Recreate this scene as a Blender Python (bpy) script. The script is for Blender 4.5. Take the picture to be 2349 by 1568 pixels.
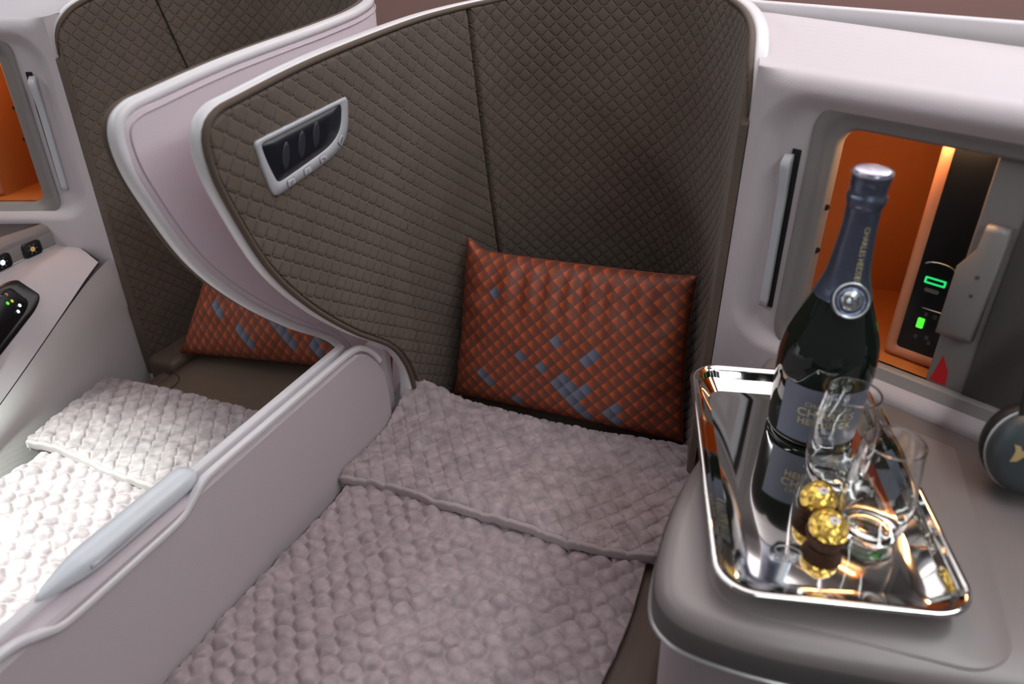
import bpy, bmesh, math, random
import numpy as np
from mathutils import Vector, Matrix

# ------------------------------------------------------------------ scene, camera, light
scene = bpy.context.scene
for o in list(bpy.data.objects):
    bpy.data.objects.remove(o)
C = scene.collection
scene.view_settings.view_transform = 'Standard'
scene.view_settings.look = 'None'
scene.view_settings.gamma = 1.0
scene.view_settings.use_curve_mapping = False
scene.view_settings.exposure = 0.15

FPX = 1723.0
PITCH = math.radians(30.5)
YAW = math.radians(22.5)
cam_data = bpy.data.cameras.new('camera')
cam_data.sensor_fit = 'HORIZONTAL'
cam_data.sensor_width = 36.0
cam_data.lens = 36.0 * FPX / 2349.0
cam_data.clip_start = 0.01
cam_data.dof.use_dof = True
cam_data.dof.focus_distance = 1.12
cam_data.dof.aperture_fstop = 3.4
cam = bpy.data.objects.new('camera', cam_data)
C.objects.link(cam)
cam.location = (0, 0, 1.30)
cam.rotation_euler = (math.pi / 2 - PITCH, 0, YAW)
scene.camera = cam

world = bpy.data.worlds.new('world')
scene.world = world
world.use_nodes = True
bg = world.node_tree.nodes['Background']
bg.inputs[0].default_value = (0.98, 0.90, 0.93, 1)
bg.inputs[1].default_value = 0.12


def spot(name, loc, target, power, color, angle, blend, radius):
    l = bpy.data.lights.new(name, 'SPOT')
    l.energy = power; l.color = color; l.spot_size = math.radians(angle); l.spot_blend = blend
    l.shadow_soft_size = radius
    o = bpy.data.objects.new(name, l); C.objects.link(o)
    o.location = loc
    d = Vector(target) - Vector(loc)
    o.rotation_euler = d.to_track_quat('-Z', 'Y').to_euler()
    return o


spot('reading_spot_lamp', (-1.32, 0.10, 2.05), (-1.02, 0.36, 0.50), 350, (0.82, 1.0, 0.92), 31, 0.85, 0.04)


def area(name, loc, size, sizey, power, color, rot=(0, 0, 0)):
    l = bpy.data.lights.new(name, 'AREA')
    l.shape = 'RECTANGLE'; l.size = size; l.size_y = sizey; l.energy = power; l.color = color
    o = bpy.data.objects.new(name, l); C.objects.link(o)
    o.location = loc; o.rotation_euler = rot
    return o


# ------------------------------------------------------------------ materials
def lin(r, g, b):
    f = lambda c: (c / 255) / 12.92 if c / 255 <= 0.04045 else (((c / 255) + 0.055) / 1.055) ** 2.4
    return (f(r), f(g), f(b), 1)


def mat(name, col, rough=0.5, metal=0.0, **kw):
    m = bpy.data.materials.new(name)
    m.use_nodes = True
    b = m.node_tree.nodes['Principled BSDF']
    if len(col) == 3:
        col = (*col, 1)
    b.inputs['Base Color'].default_value = col
    b.inputs['Roughness'].default_value = rough
    b.inputs['Metallic'].default_value = metal
    for k, v in kw.items():
        b.inputs[k].default_value = v
    return m


def nd(m, t, **kw):
    n = m.node_tree.nodes.new(t)
    for k, v in kw.items():
        setattr(n, k, v)
    return n


def lk(m, a, b):
    m.node_tree.links.new(a, b)


def bsdf(m):
    return m.node_tree.nodes['Principled BSDF']


def mth(m, op, a, b=None):
    n = nd(m, 'ShaderNodeMath', operation=op)
    for i, v in enumerate((a, b)):
        if v is None:
            continue
        if isinstance(v, (int, float)):
            n.inputs[i].default_value = v
        else:
            lk(m, v, n.inputs[i])
    return n.outputs[0]


def add_bump(m, height, strength=0.3, dist=0.001):
    b = nd(m, 'ShaderNodeBump')
    b.inputs['Strength'].default_value = strength
    b.inputs['Distance'].default_value = dist
    lk(m, height, b.inputs['Height'])
    lk(m, b.outputs[0], bsdf(m).inputs['Normal'])
    return b


def coord(m, which='Object'):
    return nd(m, 'ShaderNodeTexCoord').outputs[which]


def noise(m, vec, scale, detail=2):
    n = nd(m, 'ShaderNodeTexNoise')
    n.inputs['Scale'].default_value = scale
    n.inputs['Detail'].default_value = detail
    lk(m, vec, n.inputs['Vector'])
    return n.outputs['Fac']


def ramp(m, fac, stops):
    n = nd(m, 'ShaderNodeValToRGB')
    cr = n.color_ramp
    while len(cr.elements) < len(stops):
        cr.elements.new(0.5)
    for e, (p, c) in zip(cr.elements, stops):
        e.position = p
        e.color = c if len(c) == 4 else (*c, 1)
    lk(m, fac, n.inputs[0])
    return n.outputs[0]


def speckle(m, scale, strength, dist=0.0006):
    v = nd(m, 'ShaderNodeTexVoronoi')
    v.inputs['Scale'].default_value = scale
    v.inputs['Randomness'].default_value = 0.25
    lk(m, coord(m), v.inputs['Vector'])
    add_bump(m, v.outputs['Distance'], strength, dist)


M = {}
M['white'] = mat('white_plastic', (0.66, 0.62, 0.64), 0.38)
M['white_tex'] = mat('white_textured_plastic', (0.53, 0.468, 0.487), 0.45)
speckle(M['white_tex'], 420, 0.35)
M['rim'] = mat('pale_rim_plastic', (0.72, 0.69, 0.70), 0.32)
M['pink'] = mat('pink_grey_shell_fabric', (0.66, 0.56, 0.60), 0.6)
speckle(M['pink'], 300, 0.6)
M['mauve'] = mat('mauve_divider_fabric', (0.50, 0.43, 0.455), 0.75)
speckle(M['mauve'], 520, 0.5)
M['silver'] = mat('silver_grey_plastic', (0.50, 0.50, 0.53), 0.35, 0.1)
M['cap'] = mat('pale_blue_grey_plastic', (0.62, 0.64, 0.68), 0.3)
M['grey'] = mat('warm_grey_plastic', (0.23, 0.205, 0.20), 0.42)
M['greytop'] = mat('taupe_console_plastic', (0.215, 0.18, 0.175), 0.36)
M['greydark'] = mat('dark_grey_plastic', (0.085, 0.072, 0.072), 0.45)
M['metal_edge'] = mat('satin_metal_edge', (0.6, 0.58, 0.58), 0.3, 0.7)
M['black'] = mat('black_gloss_plastic', (0.006, 0.006, 0.007), 0.3)
M['blacksoft'] = mat('black_leatherette', (0.010, 0.010, 0.012), 0.55)
M['seamdark'] = mat('dark_seam', (0.01, 0.008, 0.007), 0.9)
M['orange'] = mat('orange_leather_lining', (0.46, 0.150, 0.035), 0.55)
add_bump(M['orange'], noise(M['orange'], coord(M['orange']), 500, 3), 0.15, 0.0005)
M['coral'] = mat('coral_trim', (0.55, 0.22, 0.12), 0.45)
M['chrome'] = mat('polished_steel', (0.82, 0.80, 0.77), 0.055, 1.0)
M['etch'] = mat('etched_steel', (0.45, 0.45, 0.45), 0.5, 1.0)
M['red'] = mat('red_sticker', (0.55, 0.01, 0.015), 0.5)
M['leather'] = mat('brown_leather', (0.118, 0.082, 0.062), 0.5)
add_bump(M['leather'], noise(M['leather'], coord(M['leather']), 350, 4), 0.2, 0.0006)
M['glassbottle'] = mat('dark_green_glass', (0.004, 0.009, 0.006), 0.06, **{'Coat Weight': 0.5})
M['foil'] = mat('slate_blue_foil', (0.13, 0.145, 0.21), 0.3, 0.75)
fb = noise(M['foil'], coord(M['foil']), 130, 3)
add_bump(M['foil'], fb, 0.35, 0.002)
M['capfoil'] = mat('lilac_foil_cap', (0.62, 0.57, 0.68), 0.28, 0.8)
add_bump(M['capfoil'], noise(M['capfoil'], coord(M['capfoil']), 220, 2), 0.5, 0.002)
M['label'] = mat('slate_blue_paper_label', (0.135, 0.145, 0.20), 0.6)
M['gold_ink'] = mat('gold_ink', (0.52, 0.44, 0.27), 0.45, 0.3)
M['pale_ink'] = mat('pale_ink', (0.55, 0.55, 0.62), 0.6)
M['dark_ink'] = mat('dark_ink', (0.05, 0.05, 0.07), 0.6)
M['pewter'] = mat('pewter_medallion', (0.42, 0.43, 0.44), 0.3, 0.8)
M['glass'] = mat('clear_glass', (0.98, 0.99, 0.985), 0.0, **{'Transmission Weight': 1.0, 'IOR': 1.45})
M['gold'] = mat('gold_foil', (0.86, 0.56, 0.12), 0.30, 0.85)
gb = nd(M['gold'], 'ShaderNodeTexVoronoi'); gb.inputs['Scale'].default_value = 190
lk(M['gold'], coord(M['gold']), gb.inputs['Vector'])
add_bump(M['gold'], gb.outputs['Distance'], 0.8, 0.003)
M['papercup'] = mat('brown_paper_cup', (0.085, 0.032, 0.016), 0.6)
M['papertag'] = mat('white_paper_sticker', (0.80, 0.76, 0.74), 0.6)
M['cup_blue'] = mat('slate_headphone_shell', (0.045, 0.055, 0.062), 0.38)
M['goldprint'] = mat('gold_print', (0.62, 0.44, 0.20), 0.4, 0.4)
M['lens'] = mat('dark_lens', (0.012, 0.013, 0.02), 0.32)
M['lensdip'] = mat('dark_lens_dip', (0.03, 0.034, 0.045), 0.4)
M['carpet'] = mat('cabin_carpet', (0.06, 0.05, 0.055), 0.95)
M['ceil'] = mat('ceiling_panel', (0.75, 0.71, 0.72), 0.6)
M['bulk'] = mat('bulkhead_laminate', (0.34, 0.19, 0.165), 0.5)


def emis(name, col, s):
    m = mat(name, (0, 0, 0), 0.5)
    bsdf(m).inputs['Emission Color'].default_value = (*col, 1)
    bsdf(m).inputs['Emission Strength'].default_value = s
    return m


M['green_led'] = emis('green_led', (0.02, 1.0, 0.25), 0.75)
M['lime_led'] = emis('lime_led', (0.10, 1.0, 0.05), 0.9)
M['white_led'] = emis('white_led', (0.7, 0.8, 1.0), 1.5)
M['yellow_led'] = emis('yellow_led', (0.75, 0.75, 0.1), 0.6)
M['red_led'] = emis('red_led', (0.9, 0.2, 0.15), 0.6)
M['cyan_led'] = emis('cyan_led', (0.15, 0.55, 0.8), 0.6)
M['amber_led'] = emis('amber_led', (0.55, 0.36, 0.12), 0.6)
M['ceil_light'] = emis('ceiling_light_diffuser', (0.90, 0.98, 1.0), 19.0)
M['ceil_fill'] = emis('added_fill_panel', (1.0, 0.93, 0.95), 2.0)  # glow of the fill panel added overhead, not a known cabin fixture
M['warm_strip'] = emis('warm_led_strip', (1.0, 0.62, 0.28), 75.0)

# quilted brown fabric: stitched diamonds (geometry carries the puff, this the stitch line)
QW = np.linalg.inv(np.array([[0.0180, -0.0119], [-0.0114, -0.0148]]))      # wing: (along, up) -> stitch cell
QK = np.linalg.inv(np.array([[0.0132, -0.0132], [-0.0120, -0.0120]]))      # back: upright lozenges
def quilt_mat():
    m = mat('brown_quilted_fabric', (0.105, 0.075, 0.056), 0.8, **{'Sheen Weight': 0.12, 'Sheen Roughness': 0.5})
    uv = nd(m, 'ShaderNodeUVMap').outputs[0]
    s = nd(m, 'ShaderNodeSeparateXYZ'); lk(m, uv, s.inputs[0])
    dp = mth(m, 'PINGPONG', s.outputs[0], 0.5); dq = mth(m, 'PINGPONG', s.outputs[1], 0.5)
    # groove along each stitch line, lifting to the surface where two lines cross
    def groove(d, other):
        g_ = mth(m, 'SUBTRACT', 1.0, mth(m, 'MINIMUM', mth(m, 'MULTIPLY', d, 11), 1.0))
        k_ = mth(m, 'MINIMUM', mth(m, 'MULTIPLY', mth(m, 'MAXIMUM', mth(m, 'SUBTRACT', other, 0.06), 0.0), 9), 1.0)
        return mth(m, 'MULTIPLY', g_, k_)
    gr = mth(m, 'MAXIMUM', groove(dp, dq), groove(dq, dp))
    g = mth(m, 'SUBTRACT', 1.0, gr)
    n1 = noise(m, coord(m), 700, 3)
    h = mth(m, 'ADD', g, mth(m, 'MULTIPLY', n1, 0.22))
    add_bump(m, h, 1.0, 0.0025)
    n2 = noise(m, coord(m), 14, 3)
    c = ramp(m, n2, [(0.3, (0.103, 0.073, 0.053)), (0.7, (0.128, 0.091, 0.068))])
    lk(m, c, bsdf(m).inputs['Base Color'])
    return m
M['quilt'] = quilt_mat()


def blanket_mat(name, base, ns, lo_, hi_):
    m = mat(name, base, 0.75, **{'Sheen Weight': 0.45, 'Sheen Roughness': 0.35})
    bsdf(m).inputs['Sheen Tint'].default_value = (0.95, 0.88, 0.9, 1)
    n = noise(m, coord(m), ns, 4)
    dk = tuple(c * lo_ for c in base[:3]); lt = tuple(min(1, c * hi_) for c in base[:3])
    lk(m, ramp(m, n, [(0.33, dk), (0.68, lt)]), bsdf(m).inputs['Base Color'])
    add_bump(m, noise(m, coord(m), 900, 2), 0.35, 0.0012)
    return m
M['blanket'] = blanket_mat('mauve_plush_blanket', (0.345, 0.272, 0.285), 75, .80, 1.16)
M['flap'] = blanket_mat('mauve_plush_flap', (0.36, 0.288, 0.298), 55, .70, 1.18)
M['hem'] = mat('blanket_hem', (0.36, 0.29, 0.29), 0.8, **{'Sheen Weight': 0.3})

PCELL = 0.0262   # pillow lattice pitch (both diagonals scaled below)
def pillow_mat(name, blue):
    m = mat(name, (0.3, 0.08, 0.04), 0.5, **{'Specular IOR Level': 0.3})
    uv = nd(m, 'ShaderNodeUVMap').outputs[0]
    s = nd(m, 'ShaderNodeSeparateXYZ'); lk(m, uv, s.inputs[0])
    p, q = s.outputs[0], s.outputs[1]
    fp = mth(m, 'FRACT', p); fq = mth(m, 'FRACT', q)
    # gradient inside each lozenge from its left corner to its right one
    up = mth(m, 'ADD', fq, fp)
    g = mth(m, 'SUBTRACT', 1.0, mth(m, 'MULTIPLY', up, 0.5))
    nz = noise(m, uv, 1.3, 2)
    g2 = mth(m, 'ADD', g, mth(m, 'MULTIPLY', mth(m, 'SUBTRACT', nz, 0.5), 0.35))
    col = ramp(m, g2, [(0.28, (0.150, 0.056, 0.042)), (0.56, (0.225, 0.062, 0.034)), (0.90, (0.60, 0.110, 0.028))])
    fl = nd(m, 'ShaderNodeVectorMath', operation='FLOOR'); lk(m, uv, fl.inputs[0])
    acc = None
    for (i, j) in blue:
        d = nd(m, 'ShaderNodeVectorMath', operation='DISTANCE')
        lk(m, fl.outputs[0], d.inputs[0]); d.inputs[1].default_value = (i, j, 0)
        t = mth(m, 'LESS_THAN', d.outputs['Value'], 0.4)
        acc = t if acc is None else mth(m, 'MAXIMUM', acc, t)
    bcol = ramp(m, g, [(0.2, (0.085, 0.085, 0.115)), (0.8, (0.19, 0.21, 0.28))])
    mx = nd(m, 'ShaderNodeMix', data_type='RGBA')
    lk(m, acc, mx.inputs['Factor']); lk(m, col, mx.inputs[6]); lk(m, bcol, mx.inputs[7])
    lk(m, mx.outputs[2], bsdf(m).inputs['Base Color'])
    ed = mth(m, 'MINIMUM', mth(m, 'PINGPONG', p, 0.5), mth(m, 'PINGPONG', q, 0.5))
    h = mth(m, 'MINIMUM', mth(m, 'MULTIPLY', ed, 8), 1.0)
    add_bump(m, h, 0.06, 0.0005)
    return m


# ------------------------------------------------------------------ mesh helpers
ORG = {}
MIRX, MIRY = -1.30, -0.02


def T(V, side):
    V = np.asarray(V, dtype=float).reshape(-1, 3).copy()
    if side:
        V[:, 0] = MIRX - V[:, 0]
        V[:, 1] += MIRY
    return V


def tag(o, label=None, cat=None, group=None, kind=None):
    if label: o['label'] = label
    if cat: o['category'] = cat
    if group: o['group'] = group
    if kind: o['kind'] = kind
    return o


def thing(name, loc, label, cat, group=None, kind=None):
    o = bpy.data.objects.new(name, None)
    o.empty_display_size = 0.05
    C.objects.link(o)
    o.location = loc
    ORG[o.name] = np.array(loc, float)
    return tag(o, label, cat, group, kind)


def mk(name, V, F, m, parent=None, side=0, smooth=True, uv=None, flip=False, recalc=False):
    V = T(V, side)
    org = ORG[parent.name] if parent is not None else np.zeros(3)
    me = bpy.data.meshes.new(name)
    if bool(side) != bool(flip):
        F = [tuple(reversed(f)) for f in F]
    me.from_pydata((V - org).tolist(), [], [tuple(int(i) for i in f) for f in F])
    if uv is not None:
        l = me.uv_layers.new(name='UVMap')
        idx = np.zeros(len(me.loops), dtype=np.int32)
        me.loops.foreach_get('vertex_index', idx)
        l.data.foreach_set('uv', np.asarray(uv, dtype=np.float32)[idx].ravel())
    if recalc:
        bm = bmesh.new(); bm.from_mesh(me)
        bmesh.ops.recalc_face_normals(bm, faces=bm.faces[:])
        bm.to_mesh(me); bm.free()
    if smooth:
        me.polygons.foreach_set('use_smooth', [True] * len(me.polygons))
    me.materials.append(M[m] if isinstance(m, str) else m)
    me.update()
    o = bpy.data.objects.new(name, me)
    C.objects.link(o)
    if parent is not None:
        o.parent = parent
    ORG[o.name] = org
    return o


def gridfaces(nu, nv, cu=False, cv=False, off=0):
    F = []
    for i in range(nu - (0 if cu else 1)):
        for j in range(nv - (0 if cv else 1)):
            i2, j2 = (i + 1) % nu, (j + 1) % nv
            F.append((off + i * nv + j, off + i2 * nv + j, off + i2 * nv + j2, off + i * nv + j2))
    return F


def grid(name, P, m, parent=None, side=0, cu=False, cv=False, uv=None, caps=False, **kw):
    P = np.asarray(P, float)
    nu, nv = P.shape[:2]
    F = gridfaces(nu, nv, cu, cv)
    if caps and cv:
        F.append(tuple(range(nv))[::-1]); F.append(tuple((nu - 1) * nv + j for j in range(nv)))
    return mk(name, P.reshape(-1, 3), F, m, parent, side, uv=None if uv is None else np.asarray(uv).reshape(-1, 2), **kw)


def catmull(P, n):
    P = np.asarray(P, float)
    Q = np.vstack([2 * P[0] - P[1], P, 2 * P[-1] - P[-2]])
    out = []
    k = len(P) - 1
    for t in np.linspace(0, k, n):
        i = min(int(t), k - 1); f = t - i
        a, b, c, d = Q[i], Q[i + 1], Q[i + 2], Q[i + 3]
        out.append(0.5 * ((2 * b) + (c - a) * f + (2 * a - 5 * b + 4 * c - d) * f * f + (3 * b - a - 3 * c + d) * f ** 3))
    return np.array(out)


def resample(P, n):
    P = np.asarray(P, float)
    d = np.r_[0, np.cumsum(np.linalg.norm(np.diff(P, axis=0), axis=1))]
    s = np.linspace(0, d[-1], n)
    return np.stack([np.interp(s, d, P[:, k]) for k in range(P.shape[1])], 1)


def rrect(x0, x1, y0, y1, r, k=7):
    pts = []
    for cx, cy, a0 in ((x1 - r, y1 - r, 0), (x0 + r, y1 - r, 90), (x0 + r, y0 + r, 180), (x1 - r, y0 + r, 270)):
        for i in range(k):
            a = math.radians(a0 + 90 * i / (k - 1))
            pts.append((cx + r * math.cos(a), cy + r * math.sin(a)))
    return np.array(pts)


def sweep(path, prof, name, m, parent, side=0, up=(0, 0, 1), closed_path=False, caps=True, scale=None):
    """prof: (b, n) offsets in the frame (side, up) perpendicular to the path"""
    path = np.asarray(path, float); up = np.array(up, float)
    n = len(path)
    if closed_path:
        t = np.roll(path, -1, 0) - np.roll(path, 1, 0)
    else:
        t = np.gradient(path, axis=0)
    t /= np.linalg.norm(t, axis=1)[:, None]
    b = np.cross(t, up); b /= np.linalg.norm(b, axis=1)[:, None]
    w = np.cross(b, t)
    prof = np.asarray(prof, float)
    sc = np.ones(n) if scale is None else np.asarray(scale)
    P = path[:, None, :] + sc[:, None, None] * (prof[None, :, 0:1] * b[:, None, :] + prof[None, :, 1:2] * w[:, None, :])
    return grid(name, P, m, parent, side, cu=closed_path, cv=True, caps=caps and not closed_path, recalc=True)


def circ(r, k=10):
    a = np.linspace(0, 2 * np.pi, k, endpoint=False)
    return np.stack([r * np.cos(a), r * np.sin(a)], 1)


def lathe(name, prof, m, parent, center, k=48, a0=0, a1=2 * math.pi, **kw):
    prof = np.asarray(prof, float)
    full = abs(a1 - a0 - 2 * math.pi) < 1e-6
    a = np.linspace(a0, a1, k, endpoint=not full)
    P = np.zeros((k, len(prof), 3))
    P[..., 0] = np.cos(a)[:, None] * prof[None, :, 0] + center[0]
    P[..., 1] = np.sin(a)[:, None] * prof[None, :, 0] + center[1]
    P[..., 2] = prof[None, :, 1] + center[2]
    return grid(name, P, m, parent, cu=full, **kw)


def loft(name, rings, m, parent, side=0, cap0=True, cap1=True, smooth=True):
    P = np.asarray(rings, float)
    nu, nv = P.shape[:2]
    F = gridfaces(nu, nv, False, True)
    if cap0: F.append(tuple(range(nv))[::-1])
    if cap1: F.append(tuple((nu - 1) * nv + j for j in range(nv)))
    return mk(name, P.reshape(-1, 3), F, m, parent, side, smooth=smooth, recalc=True)


def rbox(name, lo, hi, r, m, parent=None, side=0, seg=3, xf=None):
    """bevelled box; xf maps local (n,3) points to world"""
    bm = bmesh.new()
    bmesh.ops.create_cube(bm, size=1)
    lo = np.array(lo, float); hi = np.array(hi, float)
    for v in bm.verts:
        v.co = Vector((lo + hi) / 2 + np.array(v.co) * (hi - lo))
    if r > 0:
        bmesh.ops.bevel(bm, geom=bm.edges[:], offset=r, segments=seg, affect='EDGES', profile=0.5)
    V = np.array([v.co[:] for v in bm.verts]); bm.verts.ensure_lookup_table()
    F = [tuple(v.index for v in f.verts) for f in bm.faces]
    bm.free()
    if xf is not None:
        V = xf(V)
    return mk(name, V, F, m, parent, side, recalc=True)


def extrude(name, poly, f0, f1, m, parent, side=0, bev=0.0, smooth=False):
    """poly (n,k) -> f0/f1 map polygon to the two end loops; optional inset bevel loops handled by caller"""
    A = f0(poly); B = f1(poly)
    return loft(name, [A, B], m, parent, side, smooth=smooth)


rng = np.random.RandomState(7)
def wavenoise(seed, n=24, f0=4, f1=30, power=1.0):
    r = np.random.RandomState(seed)
    fr = np.exp(r.uniform(np.log(f0), np.log(f1), n)); an = r.uniform(0, 2 * np.pi, n); ph = r.uniform(0, 2 * np.pi, n)
    am = (f0 / fr) ** power; am /= np.sqrt((am ** 2).sum() / 2)
    def f(x, y):
        s = np.zeros_like(x)
        for k in range(n):
            s += am[k] * np.sin(2 * np.pi * fr[k] * (x * np.cos(an[k]) + y * np.sin(an[k])) + ph[k])
        return s
    return f


def sstep(a, b, x):
    t = np.clip((x - a) / (b - a), 0, 1)
    return t * t * (3 - 2 * t)


def text_geo(s, size, align='CENTER', spacing=1.0, bold=0.0):
    cu = bpy.data.curves.new('lettering', 'FONT')
    cu.body = s; cu.size = size; cu.align_x = align; cu.space_character = spacing; cu.offset = bold
    cu.resolution_u = 3
    o = bpy.data.objects.new('lettering', cu); C.objects.link(o)
    dg = bpy.context.evaluated_depsgraph_get()
    me = o.evaluated_get(dg).to_mesh()
    V = np.array([v.co[:] for v in me.vertices]).reshape(-1, 3); F = [tuple(p.vertices) for p in me.polygons]
    o.evaluated_get(dg).to_mesh_clear()
    bpy.data.objects.remove(o); bpy.data.curves.remove(cu)
    return V, F


# ------------------------------------------------------------------ the cabin
def plane(name, pts, m, kind='structure', thick=(0, 0, -0.02)):
    A = np.array(pts, float); B = A + np.array(thick)
    n = len(pts)
    F = [tuple(range(n)), tuple(range(n, 2 * n))[::-1]] + [(i, n + i, n + (i + 1) % n, (i + 1) % n) for i in range(n)]
    return tag(mk(name, np.vstack([A, B]), F, m, smooth=False, recalc=True), kind=kind)


plane('floor', [(-3.4, -2.6, 0), (2.3, -2.6, 0), (2.3, 3.2, 0), (-3.4, 3.2, 0)], 'carpet')
plane('ceiling', [(-3.4, -2.6, 2.2), (2.3, -2.6, 2.2), (2.3, 3.2, 2.2), (-3.4, 3.2, 2.2)], 'ceil', thick=(0, 0, 0.03))
plane('wall_back', [(-3.4, 3.2, 0), (2.3, 3.2, 0), (2.3, 3.2, 2.2), (-3.4, 3.2, 2.2)], 'bulk', thick=(0, 0.03, 0))
for (x, w, lab) in ((0.78, 0.13, 'long ceiling light strip over the aisle beside the champagne console'),
                    (-2.10, 0.12, 'long ceiling light strip over the far aisle beyond the left seat')):
    t = thing('ceiling_light', (x, 0.2, 2.198), lab, 'ceiling light', 'cabin ceiling light strips')
    rbox('diffuser', (x - w / 2, -2.3, 2.176), (x + w / 2, 2.7, 2.186), 0.003, 'ceil_light', t)
    for s in (-1, 1):
        rbox('frame', (x + s * (w / 2 + 0.006) - 0.006, -2.3, 2.170), (x + s * (w / 2 + 0.006) + 0.006, 2.7, 2.20), 0.002, 'white', t)

t = thing('ceiling_light', (-.15, 1.6, 2.198), 'wide glowing fill panel added over the two seats for soft top light', 'ceiling light')  # unseen panel, added to brighten the tray reflection and light from above
rbox('diffuser', (-.85, .45, 2.182), (.55, 2.9, 2.192), .003, 'ceil_fill', t)
for (x0, x1, y0, y1) in ((-.87, -.85, .43, 2.92), (.55, .57, .43, 2.92), (-.85, .55, .43, .45), (-.85, .55, 2.9, 2.92)):
    rbox('frame', (x0, y0, 2.176), (x1, y1, 2.2), .002, 'white', t)

# ------------------------------------------------------------------ seat shells
PLAN = np.array([(-.600, .54), (-.600, .70), (-.600, .86), (-.597, 1.0), (-.585, 1.10), (-.553, 1.19), (-.49, 1.25),
                 (-.41, 1.283), (-.33, 1.292), (-.25, 1.280), (-.185, 1.238), (-.135, 1.16), (-.103, 1.06), (-.085, .952)])
PD = resample(catmull(PLAN, 900), 900)
PU = np.r_[0, np.cumsum(np.linalg.norm(np.diff(PD, axis=0), axis=1))]
UEND = PU[-1]
PT = np.gradient(PD, axis=0); PT /= np.linalg.norm(PT, axis=1)[:, None]
PN = np.stack([PT[:, 1], -PT[:, 0]], 1)     # towards the seat


def plan_pt(u):
    return np.stack([np.interp(u, PU, PD[:, 0]), np.interp(u, PU, PD[:, 1])], -1)


def plan_n(u):
    n = np.stack([np.interp(u, PU, PN[:, 0]), np.interp(u, PU, PN[:, 1])], -1)
    return n / np.linalg.norm(n, axis=-1)[..., None]


def plan_t(u):
    n = plan_n(u)
    return np.stack([-n[..., 1], n[..., 0]], -1)


def u_of_y(y):      # on the wing side only
    h = PU < 0.75
    return np.interp(y, PD[h, 1], PU[h])


OUT = [(.972, .44), (.968, .50), (.961, .555), (.939, .613), (.898, .667), (.809, .739), (.72, .824), (.652, .911), (.606, 1.011),
       (.592, 1.063), (.596, 1.096), (.618, 1.113), (.66, 1.120), (.792, 1.135), (1.002, 1.149)]
OUT = [(float(u_of_y(y)), z) for y, z in OUT]
OUT += [(0.66, 1.162), (0.78, 1.178), (0.95, 1.186), (1.10, 1.186), (UEND - .24, 1.182), (UEND - .13, 1.170), (UEND - .06, 1.154),
        (UEND - .022, 1.132), (UEND - .004, 1.105), (UEND + .001, 1.07)]
OUT = resample(catmull(OUT, 900), 420)
ot = np.gradient(OUT, axis=0); ot /= np.linalg.norm(ot, axis=1)[:, None]
ON = np.stack([-ot[:, 1], ot[:, 0]], 1)     # outward in (u, z)
INSET = 0.0072
QE = OUT - ON * INSET
kmin = int(np.argmin(QE[:, 0]))
zl_u, zl_z = QE[:kmin + 1][::-1, 0], QE[:kmin + 1][::-1, 1]
zt_u, zt_z = QE[kmin:, 0], QE[kmin:, 1]
UMIN = QE[kmin, 0]


def zlow(u):
    z = np.interp(u, zl_u, zl_z)
    return np.where(u > zl_u[-1], 0.44, z)


def ztop(u):
    return np.interp(u, zt_u, zt_z)


US_LO = PU[np.argmin(np.hypot(PD[:, 0] + .536, PD[:, 1] - 1.215))]
US_HI = PU[np.argmin(np.hypot(PD[:, 0] + .566, PD[:, 1] - 1.165))]
def useam(z):
    return US_LO + (US_HI - US_LO) * (z - .73) / (1.155 - .73)
USM = 0.5 * (US_LO + US_HI)


def surf(u, z, off):
    p = plan_pt(u); n = plan_n(u)
    P = np.zeros(u.shape + (3,))
    P[..., 0] = p[..., 0] + n[..., 0] * off
    P[..., 1] = p[..., 1] + n[..., 1] * off
    P[..., 2] = z
    return P


def quilt_h(u, v):
    p, q = u, v
    dp = np.abs(p - np.round(p)); dq = np.abs(q - np.round(q))
    return 0.0017 * (1 - np.exp(-dp / .06)) * (1 - np.exp(-dq / .06))


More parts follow.
